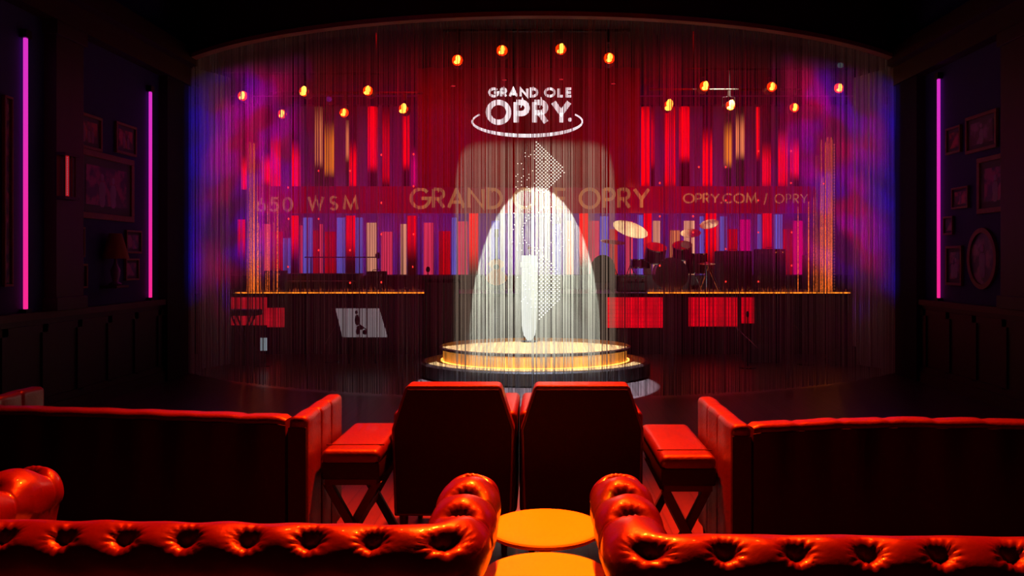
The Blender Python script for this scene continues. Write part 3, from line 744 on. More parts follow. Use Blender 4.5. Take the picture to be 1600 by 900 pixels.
def pipe(Y, x0, x1, z, label, hang):
    r = empty('lighting_pipe', ((x0+x1)/2, Y+.02, z), 0, label, 'pipe'); hw = (x1-x0)/2
    MB().tube([(-hw, 0, 0), (hw, 0, 0)], .024, 10).build('bar', BLACKM, r, smooth=40)
    for xx in (-hw*.9, 0, hw*.9): MB().tube([(xx, 0, 0), (xx, 0, 5.4-z)], .008, 6).build('hanger', BLACKM, r)
for Y, a, b, zref, lab in ((11.2, 690, 985, PZ(80, 11.2)+.29, 'black lighting pipe holding the four centre lamps'), (12.5, 350, 600, PZ(144, 12.5)+.29, 'black lighting pipe holding the upper left lamps'), (12.5, 1070, 1340, PZ(137, 12.5)+.29, 'black lighting pipe holding the upper right lamps'),
                           (13.3, 420, 660, PZ(172, 13.3)+.29, 'black lighting pipe holding the lower left lamps'), (13.3, 1015, 1265, PZ(167, 13.3)+.29, 'black lighting pipe holding the lower right lamps')):
    pipe(Y, PX(a, Y), PX(b, Y), zref, lab, 0)
# cool moving heads
for px, py, Y, col, st, lab in ((338, 128, 13.2, (.45, .75, .65), .55, 'small pale green-white lamp in the upper left corner of the stage'), (1313, 102, 13.6, (.2, .35, .35), .25, 'tiny dim grey-green lamp in the upper right corner of the stage'), (514, 155, 14.2, (.12, .02, .45), .5, 'dim violet lamp between two upper left red lamps')):
    r = empty('spotlight', (PX(px, Y), Y, PZ(py, Y)), 0, lab, 'spotlight')
    MB().ell((0, 0, 0), .055, .05, .045).build('lens', mat('cool_lens_%d' % px, (.1, .1, .1), .3, emit=col, strength=st), r, smooth=60)
    MB().loft([[(q*math.cos(2*PI*k/16), y, q*math.sin(2*PI*k/16)) for k in range(16)] for q, y in ((.06, .02), (.08, .14), (.05, .24))], True).build('housing', BLACKM, r, smooth=40)
    MB().tube([(0, .12, .05), (0, .12, 5.4-r.location.z)], .012, 6).build('drop_pipe', BLACKM, r)
# ceiling fittings in the soffit above the logo
for px, py in ((600, 62), (780, 58), (950, 57)):
    Y = 10.6
for px, lab in ((708, 'left'), (788, 'second from left'), (878, 'third from left'), (958, 'right')):
    pass
RS = mat('red_slit', (.2, 0, 0), .5, emit=(.7, .02, .03), strength=.8)
for px, py, lab in ((708, 134.5, 'leftmost of four short red bars between the lamps and the logo'), (788, 125, 'second from left of four short red bars between the lamps and the logo'), (877, 124, 'third from left of four short red bars between the lamps and the logo'), (958, 131, 'rightmost of four short red bars between the lamps and the logo')):
    Y = 14.8; r = empty('bar_light', (PX(px, Y), Y, PZ(py, Y)), 0, lab, 'bar light', 'short red bars above the logo')
    MB().ell((0, 0, 0), .045, .01, .013, 14, 8).build('lens', RS, r, smooth=60)
    MB().box(-.06, .06, .004, .06, -.02, .03).build('housing', BLACKM, r); MB().tube([(0, .03, .03), (0, .03, 5.4-r.location.z)], .006, 6).build('drop_pipe', BLACKM, r)

# ------------------------------------------------------------------ instruments on stage
def drum(r, name, c, axis, rad, hh, m=None):
    c = Vector(c); d = Vector(axis).normalized()
    s = MB().disc(c, d, rad, hh, 28).build(name, m or DRUM, r, smooth=40)
    for sg in (-1, 1):
        MB().disc(c+d*(sg*hh/2), d, rad*1.03, .025, 28).build('hoop', CHROME, s, smooth=40)
    return s
DRUM = mat('drum_shell', (.05, .006, .03), .25, vary=.3)
KY = 15.0
kx = PX(1045, KY)
k = empty('drum_kit', (kx, KY, SZ), 0, 'dark drum kit on the stage right of the dome of light', 'drum kit')
def kp(px, py, dy=0): return (PX(px, KY+dy)-kx, dy, PZ(py, KY+dy)-SZ)
drum(k, 'bass_drum', kp(1047, 428), (0, 1, .0), .30, .4)
drum(k, 'tom', kp(1024, 396, -.1), (.1, -.5, 1), .19, .25); drum(k, 'tom', kp(1066, 392, -.1), (-.1, -.5, 1), .18, .22)
drum(k, 'floor_tom', kp(1088, 412, .1), (0, 0, 1), .20, .36); drum(k, 'snare', kp(1001, 412, .1), (0, 0, 1), .18, .15)
def cym(px, py, w_px, tilt, yaw=0, dy=0):
    c = Vector(kp(px, py, dy)); R_ = w_px/F*KY/2
    mb = MB(); prof = [(.0, .035), (.1, .034), (.2, .018), (.6, .008), (1, 0), (1, -.006), (.2, .008), (0, .01)]
    mb.lathe(0, 0, [(max(q, .01)*R_, z) for q, z in prof], 32)
    ct, st = math.cos(tilt), math.sin(tilt); cy, sy = math.cos(yaw), math.sin(yaw)
    def f(x, y, z):
        x, z = x*cy+z*sy, -x*sy+z*cy
        y, z = y*ct-z*st, y*st+z*ct
        return (x+c.x, y+c.y, z+c.z)
    mb.xform(f); s = mb.build('cymbal', BRASS, k, smooth=50)
    MB().tube([(c.x, c.y, c.z), (c.x, c.y, .02)], .012, 8).tube([(c.x, c.y, .5), (c.x-.2, c.y-.1, 0)], .008, 6).tube([(c.x, c.y, .5), (c.x+.2, c.y-.1, 0)], .008, 6).tube([(c.x, c.y, .5), (c.x, c.y+.2, 0)], .008, 6).build('cymbal_stand', CHROME, s, smooth=40)
cym(985, 358, 56, .5, .25, -.2); cym(1079, 364, 32, .45, -.1, 0); cym(1108, 350, 30, .5, -.3, .15); cym(1104, 412, 26, .1, 0, -.3); cym(958, 378, 40, .2, .1, .2)
for px, py in ((1030, 404), (1051, 402), (1063, 378)): pass

def amp(px0, px1, py0, Y, label, m=None, name='amplifier', zb=SZ, cat='amplifier'):
    x0, x1, z1 = PX(px0, Y), PX(px1, Y), PZ(py0, Y)
    r = empty(name, ((x0+x1)/2, Y, zb), 0, label, cat); hw = (x1-x0)/2; hh = z1-zb
    MB().box(-hw, hw, 0, .35, .02, hh, .02).build('cabinet', m or BLACKF, r, smooth=40)
    MB().box(-hw+.03, hw-.03, -.012, 0, .05, hh-.12).build('grille', mat('grille_cloth', (.03, .02, .035), .9), r)
    MB().box(-hw+.03, hw-.03, -.012, 0, hh-.10, hh-.03).build('control_panel', mat('panel_grey', (.08, .07, .09), .4, metal=.5), r)
    for q in range(4): MB().disc((-hw*.7+hw*1.4*q/3, -.02, hh-.065), (0, 1, 0), .012, .018, 10).build('knob', CHROME, r)
    MB().tube([(-.08, .17, hh), (-.07, .17, hh+.03), (.07, .17, hh+.03), (.08, .17, hh)], .008, 6).build('handle', BLACKM, r)
    return r
VF = mat('violet_black_cloth', (.05, .015, .07), .85)
amp(1122, 1176, 392, 15.6, 'large dark violet amplifier beside the drum kit', VF)
amp(1184, 1229, 389, 15.5, 'square dark violet amplifier farther right of the drum kit', VF)
amp(1262, 1290, 398, 15.7, 'narrow dark amplifier behind the amber fibres on the right', VF)
amp(966, 1011, 431, 14.1, 'low black amplifier at the stage edge left of the right orange strip', BLACKF)
# electric keyboard + bench at left
def keyboard(px0, px1, py, Y, zb, label):
    x0, x1, z = PX(px0, Y), PX(px1, Y), PZ(py, Y); hw = (x1-x0)/2
    r = empty('keyboard', ((x0+x1)/2, Y, zb), 0, label, 'keyboard'); hh = z-zb
    MB().box(-hw, hw, -.15, .15, hh-.09, hh, .015).build('case', BLACKF, r, smooth=40)
    mb = MB(); n_ = 30
    for i in range(n_): mb.box(-hw*.92+i*hw*1.84/n_, -hw*.92+(i+.85)*hw*1.84/n_, .02, .14, hh, hh+.008)
    mb.build('keys', mat('ivory', (.5, .48, .42), .4), r)
    for sg in (-1, 1):
        MB().tube([(-hw*.6, sg*.1, .01), (hw*.6, sg*.1, hh-.09)], .014, 6).build('leg', BLACKM, r)
        MB().tube([(hw*.6, sg*.1, .01), (-hw*.6, sg*.1, hh-.09)], .014, 6).build('leg', BLACKM, r)
    return r
keyboard(356, 405, 484, 12.9, 0, 'black keyboard on a crossed stand in front of the left red light patch')
# upright piano, dark
Y = 15.3; x0, x1 = PX(447, Y), PX(560, Y); z1 = PZ(429, Y); r = empty('piano', ((x0+x1)/2, Y, SZ), 0, 'low dark piano on the left of the stage under the light panels', 'piano'); hw = (x1-x0)/2; hh = z1-SZ
MB().box(-hw, hw, 0, .5, .04, hh, .02).build('case', mat('piano_black', (.015, .008, .012), .3), r, smooth=40)
MB().box(-hw*.95, hw*.95, -.2, 0, hh*.45, hh*.6, .01).build('key_shelf', MATS['piano_black'], r, smooth=40)
MB().box(-hw*.9, hw*.9, -.18, -.05, hh*.6, hh*.63).build('keys', MATS.get('ivory'), r)
for sg in (-1, 1): MB().box(sg*hw*.9-.03, sg*hw*.9+.03, -.18, -.12, 0, hh*.45).build('leg', MATS['piano_black'], r)
MB().box(-hw, hw, -.02, .52, hh, hh+.02).build('lid', MATS['piano_black'], r)
amp(412, 441, 423, 15.2, 'small round-shouldered dark amplifier left of the piano', BLACKF)
amp(572, 600, 424, 15.3, 'dark amplifier right of the piano below the cream panel', BLACKF)
# boom microphone over piano
Y = 15.0; r = empty('microphone_stand', (PX(486, Y), Y, SZ), 0, 'long boom microphone stand reaching across the light panels on the left', 'microphone stand')
hz = PZ(402, Y)-SZ; L_ = PX(588, Y)-PX(486, Y)
MB().tube([(0, 0, .02), (0, 0, hz)], .012, 8).build('pole', BLACKM, r); MB().tube([(-.12, 0, hz), (L_, 0, hz)], .010, 8).build('boom', BLACKM, r)
MB().ell((L_+.03, 0, hz+.03), .05, .04, .06).build('microphone', BLACKM, r, smooth=50); MB().lathe(0, 0, [(.15, 0), (.15, .015), (.02, .03)], 20).build('base', BLACKM, r)
# acoustic guitar on a stand seen through the dome
Y = 14.6; gx = PX(776, Y); r = empty('acoustic_guitar', (gx, Y, SZ), .0, 'tan acoustic guitar seen faintly through the left of the dome of light', 'guitar')
GB = mat('guitar_spruce', (.75, .38, .10), .35, vary=.2, emit=None)
def outline(w1, w2, w3, h):
    P = []
    for i in range(41):
        t = i/40; z = h*t
        wdt = (w1*math.exp(-((t-.28)/.27)**2)+w3*math.exp(-((t-.80)/.17)**2))*min(1, math.sqrt(max(0, t)/.07)+.0)*min(1, math.sqrt(max(0, 1-t)/.06))
        P.append((wdt, z))
    return [(x, z) for x, z in P]+[(-x, z) for x, z in reversed(P) if x > 1e-4]
ol = outline(.20, .12, .145, .5); ol = [(x, z+.12) for x, z in ol]
MB().poly(ol, -.05, .05).build('body', GB, r); MB().disc((0, -.053, .46), (0, 1, 0), .05, .006).build('sound_hole', BLACKF, r)
MB().box(-.025, .025, -.06, -.03, .58, 1.0).build('neck', DARKWOOD, r); MB().box(-.035, .035, -.05, -.03, 1.0, 1.15).build('headstock', DARKWOOD, r)
MB().tube([(-.15, -.1, 0), (0, .08, .3), (.15, -.1, 0)], .01, 6).tube([(0, .08, .3), (0, .22, 0)], .01, 6).build('stand', BLACKM, r)
# rounded chair silhouette right of the dome
Y = 14.4; r = empty('stage_chair', (PX(942, Y), Y, SZ), 0, 'dark round-backed chair on the stage just right of the dome of light', 'chair')
top = PZ(398, Y)-SZ
pts = [(-.22, .18), (-.22, top*.62)]+[(.22*-math.cos(t), top*.62+(top*.38)*math.sin(t)) for t in [PI*i/12 for i in range(1, 12)]]+[(.22, top*.62), (.22, .18)]
MB().poly(pts, -.04, .04).build('backrest', BLACKF, r, bevel=.02); MB().box(-.22, .22, .04, .45, .26, .34, .03).build('seat', BLACKF, r, smooth=40)
for sx_, yy in ((-.19, 0), (.19, 0), (-.19, .4), (.19, .4)): MB().tube([(sx_, yy, 0), (sx_, yy, .28)], .018, 8).build('leg', BLACKM, r)
# black lectern left of centre
Y = 13.3; x0, x1 = PX(663, Y), PX(713, Y); z1 = PZ(434, Y); hw = (x1-x0)/2
r = empty('lectern', ((x0+x1)/2, Y, 0), 0, 'tall black lectern with a small microphone left of the dome of light', 'lectern')
MB().box(-hw, hw, 0, .4, 0, z1-.08, .01).build('body', BLACKF, r, smooth=40)
MB().add([(-hw-.03, -.03, z1-.02), (hw+.03, -.03, z1-.02), (hw+.03, .43, z1-.10), (-hw-.03, .43, z1-.10), (-hw-.03, -.03, z1), (hw+.03, -.03, z1), (hw+.03, .43, z1-.08), (-hw-.03, .43, z1-.08)], [(0, 1, 2, 3), (4, 5, 6, 7), (0, 1, 5, 4), (2, 3, 7, 6), (0, 3, 7, 4), (1, 2, 6, 5)]).build('top', BLACKF, r)
mx = PX(668, Y)-r.location.x
MB().tube([(mx, .05, z1-.05), (mx, .05, PZ(426, Y))], .008, 6).ell((mx, .05, PZ(421, Y)), .035, .035, .05).build('microphone', BLACKM, r, smooth=50)

# red light on the stage face, built as glowing panels
for px0, px1, a, b, dim, lab in ((333, 417, 463, 508, .55, 'left red light patch on the stage front, behind the keyboard'), (418, 445, 481, 511, .55, 'small red light patch next to the left one on the stage front'),
                            (947, 1035, 463, 512, .75, 'red light patch on the stage front just right of the dome of light'), (1076, 1152, 463, 510, .75, 'widest separate red light patch on the stage front, right of the dark gap'),
                            (1158, 1178, 463, 505, .6, 'narrow red light patch at the right end of the red patches')):
    Y = 13.96; x0, x1 = PX(px0, Y), PX(px1, Y); z1, z0 = PZ(a, Y), PZ(b, Y)
    z1 = min(z1, SZ-.065)
    m = bpy.data.materials.new('red_patch_glow'); m.use_nodes = True; nt = m.node_tree; bs = nt.nodes['Principled BSDF']; bs.inputs['Base Color'].default_value = (.05, 0, 0, 1)
    g = nt.nodes.new('ShaderNodeNewGeometry'); sp = nt.nodes.new('ShaderNodeSeparateXYZ'); nt.links.new(g.outputs['Position'], sp.inputs[0]); z = E(nt, sp.outputs[2])
    q = z*14; fr = q._m('FRACT', q); st = fr.sstep(0, .2)*fr.sstep(1, .85)*.25+.75
    nt.links.new((st*(noise_e(nt, g.outputs['Position'], 4, 2)+.4)*dim).v, bs.inputs['Emission Strength']); bs.inputs['Emission Color'].default_value = (1, .0, .012, 1) if px0 > 900 else (1, .01, .03, 1)
    r = empty('red_light_patch', ((x0+x1)/2, Y, z0), 0, lab, 'screen', 'red light patches on the stage front'); hw = (x1-x0)/2
    MB().box(-hw, hw, -.03, 0, 0, z1-z0).build('display', m, r)
    MB().box(-hw, hw, 0, .058, -.01, z1-z0).build('casing', BLACKM, r)
# slanted grey display with dark figure
Y = 12.6; cx = PX(563, Y)
r = empty('display_board', (cx, Y, 0), 0, 'slanted grey board with a dark guitar-player shape left of the dais', 'board')
def bp(px, py): return (PX(px, Y)-cx, 0, PZ(py, Y))
A_, B_, C_, D_ = bp(524, 482), bp(592, 482), bp(605, 527), bp(535, 527)
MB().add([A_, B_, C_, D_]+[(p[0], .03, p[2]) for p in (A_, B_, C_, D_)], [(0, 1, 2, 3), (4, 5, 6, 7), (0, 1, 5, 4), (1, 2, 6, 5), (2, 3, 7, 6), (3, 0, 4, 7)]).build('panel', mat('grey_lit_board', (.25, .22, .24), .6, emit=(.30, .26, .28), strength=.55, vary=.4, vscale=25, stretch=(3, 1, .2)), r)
mb = MB()
def bl(px, py, rx, rz): p = bp(px, py); mb.ell((p[0], -.004, p[2]), rx, .006, rz, 12, 8)
bl(557, 488, .022, .03); bl(558, 500, .035, .09); bl(563, 512, .06, .035); bl(559, 518, .03, .05); bl(570, 519, .035, .04)
p1, p2 = bp(555, 502), bp(574, 516); mb.tube([(p1[0], -.004, p1[2]), (p2[0], -.004, p2[2])], .008, 6)
mb.build('figure', mat('figure_black', (.02, .015, .02), .8), r, smooth=50)
for q in (-.15, .15): MB().tube([(q, .05, PZ(527, Y)+.05), (q*1.4, .15, 0)], .015, 6).build('leg', BLACKM, r)
# small bright tablet on floor stand, left
Y = 12.4; r = empty('tablet', (PX(411, Y), Y, 0), .1, 'small bright bluish-white screen standing under the left red light patch', 'tablet')
MB().box(-.055, .055, 0, .015, PZ(548, Y), PZ(528, Y)).build('display', mat('tablet_white', (.3, .3, .3), .4, emit=(.45, .55, .62), strength=.6, vscale=20, vary=.5), r)
MB().tube([(0, .03, .01), (0, .03, PZ(540, Y))], .012, 6).box(-.1, .1, -.05, .1, 0, .012).build('stand', BLACKM, r)
# floor monitors and mic stands at the right
def wedge(px, Y, label, rz=0, s=1):
    r = empty('floor_monitor', (PX(px, Y), Y, 0), rz, label, 'floor monitor'); a = .28*s
    MB().add([(-a, -.2, 0), (a, -.2, 0), (a, .22, 0), (-a, .22, 0), (-a, -.14, .3*s), (a, -.14, .3*s), (a, .22, .08), (-a, .22, .08)], [(0, 1, 2, 3), (4, 5, 6, 7), (0, 1, 5, 4), (2, 3, 7, 6), (0, 3, 7, 4), (1, 2, 6, 5)]).build('cabinet', mat('monitor_grey', (.05, .05, .055), .6), r, bevel=.01)
    MB().add([(-a*.9, -.11, .295*s), (a*.9, -.11, .295*s), (a*.9, .2, .105), (-a*.9, .2, .105), (-a*.9, -.11, .305*s), (a*.9, -.11, .305*s), (a*.9, .2, .115), (-a*.9, .2, .115)], [(0, 1, 2, 3), (4, 5, 6, 7), (0, 1, 5, 4), (2, 3, 7, 6), (0, 3, 7, 4), (1, 2, 6, 5)]).build('grille', BLACKM, r)
wedge(1325, 12.6, 'dark wedge floor monitor at the far right foot of the stage', .2)
wedge(380, 12.7, 'dark wedge floor monitor at the far left, below the keyboard', -.2)
wedge(1190, 13.0, 'dark wedge floor monitor between the two bare microphone stands', 0)
for px, Y, lab, t in ((1168, 12.2, 'thin chrome microphone stand nearer the dais on the right', .16), (1259, 12.6, 'thin chrome microphone stand farther right near the floor monitor', .16), (518, 12.9, 'thin chrome microphone stand beside the slanted grey board', -.1)):
    r = empty('microphone_stand', (PX(px, Y), Y, 0), 0, lab, 'microphone stand')
    MB().lathe(0, 0, [(.13, 0), (.13, .015), (.02, .03)], 20).build('base', BLACKM, r); MB().tube([(0, 0, .02), (0, 0, .78)], .009, 8).build('pole', BLACKM, r)
    MB().tube([(-t-.02, 0, .62), (t, 0, .30)], .008, 8).build('brace', CHROME, r); MB().ell((0, 0, .82), .025, .025, .05).build('microphone', BLACKM, r, smooth=50)

# ------------------------------------------------------------------ seating
def sweep(path, prof, ds=.012, buttons=(), creases=(), A=.05, sg=.034, endr=.08, cx=0, cz=.6, cornr=.11, puff=0, pleat=.008):
    """path: plan polyline (x,y); prof: list of (n,z) closed loop, n is outward (to the left of travel)"""
    # rounded corners
    P = [Vector((p[0], p[1])) for p in path]; Q = [P[0]]
    for i in range(1, len(P)-1):
        a = (P[i-1]-P[i]).normalized(); b = (P[i+1]-P[i]).normalized(); ang = a.angle(b)
        if abs(PI-ang) < .25: Q.append(P[i]); continue
        s0 = P[i]+a*cornr; s1 = P[i]+b*cornr
        for k in range(9):
            t = k/8; Q.append(s0*(1-t)**2+P[i]*2*t*(1-t)+s1*t*t)
    Q.append(P[-1])
    cum = [0]
    for i in range(1, len(Q)): cum.append(cum[-1]+(Q[i]-Q[i-1]).length)
    L = cum[-1]; n = int(L/ds); S = [L*i/n for i in range(n+1)]
    def at(s):
        j = 0
        while j < len(cum)-2 and cum[j+1] < s: j += 1
        t = (s-cum[j])/max(1e-9, cum[j+1]-cum[j]); return Q[j]*(1-t)+Q[j+1]*t
    # profile parameter
    pl = len(prof); tl = [0]
    for i in range(1, pl): tl.append(tl[-1]+math.dist(prof[i], prof[i-1]))
    nr = []
    for i in range(pl):
        a = prof[i-1]; b = prof[(i+1) % pl]; d = math.dist(a, b) or 1; nr.append(((b[1]-a[1])/d, -(b[0]-a[0])/d))
    ctr = (sum(p[0] for p in prof)/pl, sum(p[1] for p in prof)/pl)
    # outward test
    if sum((prof[i][0]-ctr[0])*nr[i][0]+(prof[i][1]-ctr[1])*nr[i][1] for i in range(pl)) < 0: nr = [(-a, -b) for a, b in nr]
    loops = []
    for s in S:
        p = at(s); q = at(min(L, s+.03)); q0 = at(max(0, s-.03)); d = (q-q0).normalized(); nx, ny = -d.y, d.x
        e = min(s, L-s); k = 1 if e > endr else .72+.28*math.sqrt(max(0, 1-((endr-e)/endr)**2))
        loop = []
        for i, (a, z) in enumerate(prof):
            dd = .0025*math.sin(s*23+i*.09)*math.sin(i*.31+s*5)
            for (bs, bt) in buttons:
                u = s-bs
                if abs(u) < .2:
                    v = tl[i]-bt
                    if abs(v) < .35:
                        armb = bs < .6 or bs > L-.6; sv = sg*(2.1 if armb else 1.0); g = math.exp(-(u*u/(2*sg*sg)+v*v/(2*sv*sv))); dd -= A*g*(1.35 if armb else .9)
                        dd -= .014*math.exp(-(u*u+v*v)/(2*.050**2))
                    # pleats radiating from the button
                        rr_ = math.sqrt(u*u+v*v)
                        if rr_ < .11:
                            th = math.atan2(v, u); dd += .0036*math.sin(th*(13+int(bs*50)%4)+bs*40+2*math.sin(th*2+bs*9))*math.exp(-((rr_-.040)/.022)**2)
                        dd -= (pleat*math.exp(-(v/.17)**4) if armb else pleat*.7*math.exp(-(v/.065)**4))*math.exp(-(u/.007)**2)
            for cs in creases:
                u = s-cs
                if abs(u) < .03: dd -= .007*math.exp(-(u/.006)**2)
            if puff and buttons:
                near = min(abs(s-b[0]) for b in buttons); dd += puff*min(1, near/.09)*(1 if s < .6 or s > L-.6 else .15)
            aa = a+nr[i][0]*dd; zz = z+nr[i][1]*dd
            aa = cx+(aa-cx)*k; zz = cz+(zz-cz)*k if zz > cz else zz
            loop.append((p.x+nx*aa, p.y+ny*aa, zz))
        loops.append(loop)
    return MB().loft(loops, True), L

def chester_profile(r=.115, zc=.665):
    """closed profile; n>0 outward. starts at inside bottom, goes up and over the roll"""
    P = [(-.05, .34)]
    for i in range(1, 6): P.append((-.05-.03*i/5, .34+.20*i/5))
    a0, a1 = 215, -60; n = 72
    for i in range(n+1):
        a = math.radians(a0+(a1-a0)*i/n); P.append((r*math.cos(a), zc+r*math.sin(a)))
    P += [(.042, .52), (.034, .46), (.03, .3), (.03, .08), (-.05, .08)]
    return P
def tlen(prof, ang, r=.115, zc=.665):
    tl = 0; best = None; tgt = (r*math.cos(math.radians(ang)), zc+r*math.sin(math.radians(ang)))
    for i in range(1, len(prof)):
        tl += math.dist(prof[i], prof[i-1]); d = math.dist(prof[i], tgt)
        if best is None or d < best[0]: best = (d, tl)
    return best[1]
def chesterfield(name, pf_l, pc_l, pc_r, pf_r, label, nb):
    """pf_l: left arm front, pc_l: left back corner, pc_r, pf_r (plan points of the roll centre line)"""
    r = empty(name, ((pc_l[0]+pc_r[0])/2, (pc_l[1]+pf_l[1])/2, 0), 0, label, 'sofa')
    O = Vector((r.location.x, r.location.y))
    # travel from right arm front -> back right -> back left -> left arm front would put outside on the left: travel left arm front first
    path = [pf_r, pc_r, pc_l, pf_l]
    path = [(p[0]-O.x, p[1]-O.y) for p in path]
    prof = chester_profile()
    t_top = tlen(prof, 88); t_back = tlen(prof, 60)
    la = math.dist(pf_r, pc_r); lb = math.dist(pc_r, pc_l); lc = math.dist(pc_l, pf_l)
    cut = .046   # each rounded corner shortens the path a little
    bt = []
    _, L = sweep(path, prof, .05, [], (), endr=.09, cz=.60)
    arm = [.08, .315, .55]
    for q in arm: bt += [(q, t_top), (L-q, t_top)]
    bt += [(la+.0, t_back+.01), (L-lc, t_back+.01)]
    s0, s1 = la+.205, L-lc-.205; m_ = round((s1-s0)/.212)
    for i in range(m_+1): bt.append((s0+(s1-s0)*i/m_, t_back))
    mb, L = sweep(path, prof, .0068, bt, (), A=.052, sg=.022, endr=.09, cz=.60, puff=.010)
    mb.build('upholstered_frame', LEATHER, r, smooth=80)
    # seat platform, cushions
    ang = math.atan2(pc_r[1]-pc_l[1], pc_r[0]-pc_l[0]); mid = Vector(((pc_l[0]+pc_r[0])/2-O.x, (pc_l[1]+pc_r[1])/2-O.y))
    W_ = lb/2-.06; dep = min(la, lc)
    def loc(mb):
        ca, sa = math.cos(ang), math.sin(ang)
        return mb.xform(lambda x, y, z: (mid.x+x*ca-y*sa, mid.y+x*sa+y*ca, z))
    loc(MB().box(-W_, W_, .03, dep-.02, .08, .30, .02)).build('seat_base', LEATHER, r, smooth=50)
    for i in range(2):
        x0 = -W_+i*W_; loc(MB().box(x0+.006, x0+W_-.006, .07, dep+.01, .30, .46, .045)).build('seat_cushion', LEATHER, r, smooth=50)
    # buttons: small studs sunk in the tufts
    import bisect
    for i, (bs, b_t) in enumerate(bt):
        pass
    for sx_ in (-W_+.02, W_-.02):
        for yy in (.02, dep-.06): loc(MB().lathe(sx_, yy, [(.022, 0), (.035, .04), (.03, .08)], 14)).build('foot', DARKWOOD, r, smooth=50)
    return r, bt, path
PR = chester_profile()
chesterfield('chesterfield_sofa', (-2.14, 3.42), (-2.17, 2.63), (-.285, 2.56), (-.285, 3.30), 'near left deep-buttoned red leather sofa, its rolled back along the bottom of the photo', 9)
chesterfield('chesterfield_sofa', (.31, 3.30), (.31, 2.48), (2.30, 2.43), (2.34, 3.25), 'near right deep-buttoned red leather sofa, its rolled back along the bottom of the photo', 9)

# round tables between the two sofas
TT = mat('blond_table_top', (.55, .36, .10), .5, vary=.06, vscale=3)
def table(Y, R_, label):
    r = empty('side_table', (.013, Y, 0), 0, label, 'table', 'round tables between the near sofas')
    MB().lathe(0, 0, [(R_-.012, .425), (R_, .432), (R_, .444), (R_-.006, .45)], 64).build('table_top', TT, r, smooth=40)
    MB().lathe(0, 0, [(.03, .02), (.025, .1), (.025, .38), (.06, .425)], 24).build('pedestal', BLACKM, r, smooth=40)
    MB().lathe(0, 0, [(.17, 0), (.17, .012), (.04, .025)], 40).build('base', BLACKM, r, smooth=40)
table(3.565, .255, 'round amber-lit table at the front ends of the near sofas, farther from the camera')
table(3.00, .25, 'round amber-lit table between the sofa arms, cut by the bottom edge')

def rprof(th, z0, z1, r=.03, n=6):
    h = th/2; P = [(-h, z0)]
    for i in range(n+1):
        a = math.radians(180-90*i/n); P.append((-h+r+r*math.cos(a), z1-r+r*math.sin(a)))
    for i in range(n+1):
        a = math.radians(90-90*i/n); P.append((h-r+r*math.cos(a), z1-r+r*math.sin(a)))
    P.append((h, z0)); return P
def plain_sofa(back, armL, armR, label, back_mat=LEATHER2):
    x = sum(p[0] for p in back)/len(back); y = sum(p[1] for p in back)/len(back)
    r = empty('lounge_sofa', (x, y, 0), 0, label, 'sofa')
    def R(pts): return [(p[0]-x, p[1]-y) for p in pts]
    L = sum(math.dist(back[i], back[i+1]) for i in range(len(back)-1)); nS = max(2, round(L/.25))
    mb, _ = sweep(R(back), rprof(.12, .14, .85, .028), .03, creases=[L*i/nS for i in range(1, nS)], endr=.02, cz=.8); mb.build('backrest', back_mat, r, smooth=50)
    mb, _ = sweep([(p[0], p[1]-.063) for p in R(back)], rprof(.008, .15, .815, .003), .04, endr=.01, cz=.8); mb.build('back_shade_panel', BACK_SHADEM, r, smooth=50)  # panel added to carry the shade of the unlit sofa back
    for a in (armL, armR):
        l_ = math.dist(a[0], a[1]); mb, _ = sweep(R(a), rprof(.095, .14, .852, .03), .012, creases=[l_*.37, l_*.66], endr=.03, cz=.8); mb.build('arm', back_mat, r, smooth=50); MB().box(a[0][0]-x-.044, a[0][0]-x+.044, a[0][1]-y-.008, a[0][1]-y+.006, .16, .80).build('back_shade_panel', BACK_SHADEM, r)
    # seat
    xa, xb = sorted((armL[0][0]-x, armR[0][0]-x)); y0 = max(p[1] for p in back)-y+.08; y1 = min(armL[1][1], armR[1][1])-y-.02
    MB().box(xa+.055, xb-.055, y0-.02, y1, .14, .32, .015).build('seat_base', back_mat, r, smooth=50)
    n_ = 3
    for i in range(n_):
        w_ = (xb-xa-.12)/n_; MB().box(xa+.06+i*w_+.004, xa+.06+(i+1)*w_-.004, y0, y1+.02, .32, .47, .04).build('seat_cushion', back_mat, r, smooth=50)
    for p in (armL[0], armL[1], armR[0], armR[1]):
        yy = p[1]-y+(.06 if p in (armL[0], armR[0]) else -.06); MB().lathe(p[0]-x, yy, [(.02, 0), (.032, .14)], 12).build('foot', DARKWOOD, r)
    return r
plain_sofa([(-3.16, 4.34), (-2.2, 4.20), (-1.28, 4.05)], [(-3.15, 4.36), (-3.15, 5.0)], [(-1.22, 3.99), (-1.22, 4.70)], 'long plain red sofa seen from behind at the left, in front of the stage')
plain_sofa([(1.0, 3.85), (1.40, 3.94), (1.8, 3.98), (2.2, 3.95), (2.9, 3.84)], [(.945, 3.79), (.945, 4.62)], [(2.95, 3.82), (2.95, 4.6)], 'long plain red sofa with a bowed back seen from behind at the right')

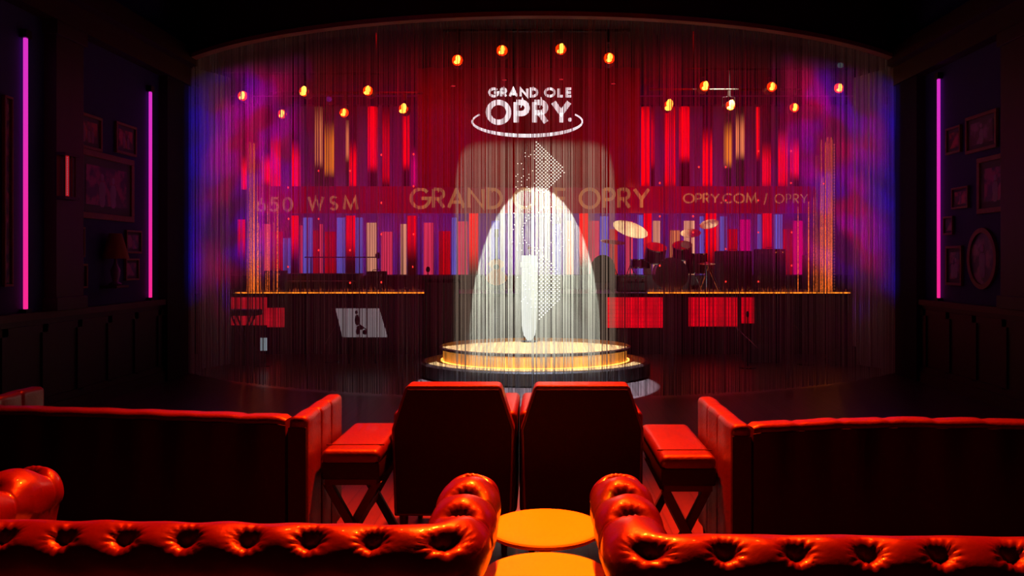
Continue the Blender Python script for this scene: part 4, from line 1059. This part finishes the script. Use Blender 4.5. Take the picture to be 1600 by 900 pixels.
# club chairs
def club_chair():
    r = empty('club_chair', (0, 0, 0), 0, 'x', 'armchair', 'club chairs facing the stage')
    ol = [(-.325, .22), (-.34, .70), (-.265, .93), (-.25, .943), (.25, .943), (.265, .93), (.34, .70), (.325, .22)]
    MB().poly(ol, 0, .15).build('backrest', LEATHER2, r, bevel=.022)
    MB().poly([(-.31, .235), (-.325, .70), (-.252, .922), (.252, .922), (.325, .70), (.31, .235)], -.008, .004).build('back_shade_panel', BACK_SHADEM, r, bevel=.004)  # added panel, its dark colour stands for shade on the chair back
    for sg in (-1, 1):
        a, b = sorted((sg*.24, sg*.35)); mb = MB().box(a, b, .0, .68, .20, .78, .03)
        mb.xform(lambda x, y, z: (x, y+.10, z)); mb.build('arm', LEATHER2, r, smooth=50)
    MB().box(-.26, .26, .14, .70, .20, .34, .02).build('seat_base', LEATHER2, r, smooth=50); MB().box(-.255, .255, .16, .74, .34, .48, .04).build('seat_cushion', LEATHER2, r, smooth=50)
    for sx_ in (-.28, .28):
        for yy in (.05, .66): MB().lathe(sx_, yy, [(.015, 0), (.026, .22)], 12).build('leg', DARKWOOD, r)
    return r
cc = club_chair(); cc.location = (-.492, 4.42, 0); cc.rotation_euler = (0, 0, math.radians(0)); cc['label'] = 'left one of the two red club chairs seen from behind in front of the dais'
dup(cc, (.222, 4.42, 0), math.radians(0), 'right one of the two red club chairs seen from behind in front of the dais')

# benches with crossed legs
def bench(x0, x1, y0, y1, label):
    cx, cy = (x0+x1)/2, (y0+y1)/2; a, b = (x1-x0)/2, (y1-y0)/2
    r = empty('leather_stool', (cx, cy, 0), 0, label, 'stool', 'stools beside the club chairs')
    MB().box(-a, a, -b, b, .565, .645, .035).build('seat', LEATHER2, r, smooth=50)
    MB().box(-a+.004, a-.004, -b+.004, b-.004, .49, .585, .012).build('side_shade_band', BACK_SHADEM, r, smooth=50)  # added band, shade on the stool sides put into its colour
    def rect(e, z): return [(-a+e, -b+e, z), (a-e, -b+e, z), (a-e, b-e, z), (-a+e, b-e, z)]
    MB().tube([(-a, -b+.13, .6455), (a, -b+.13, .6455)], .004, 6).build('seam', LEATHER2, r)
    MB().box(-a+.02, a-.02, -b+.02, b-.02, .46, .49).build('frame', DARKWOOD, r)
    for yy in (-b+.07, b-.07):
        for sg in (-1, 1):
            MB().loft([[(sg*(-a+.02)+q, yy-.02+sg*.022, 0), (sg*(-a+.02)+q+.05, yy-.02+sg*.022, 0), (sg*(-a+.02)+q+.05, yy+.02+sg*.022, 0), (sg*(-a+.02)+q, yy+.02+sg*.022, 0)] if t == 0 else
                       [(sg*(a-.03)+q, yy-.02+sg*.022, .46), (sg*(a-.03)+q+.05, yy-.02+sg*.022, .46), (sg*(a-.03)+q+.05, yy+.02+sg*.022, .46), (sg*(a-.03)+q, yy+.02+sg*.022, .46)] for t in (0, 1) for q in (-.025,)], True).build('leg', DARKWOOD, r, bevel=.004)
    MB().box(-.02, .02, -b+.09, b-.09, .21, .25).build('stretcher', DARKWOOD, r)
    return r
bench(-1.155, -.845, 4.16, 4.90, 'red-topped stool with crossed legs between the left sofa and the left club chair')
bench(.60, .885, 4.04, 4.86, 'red-topped stool with crossed legs between the right club chair and the right sofa')
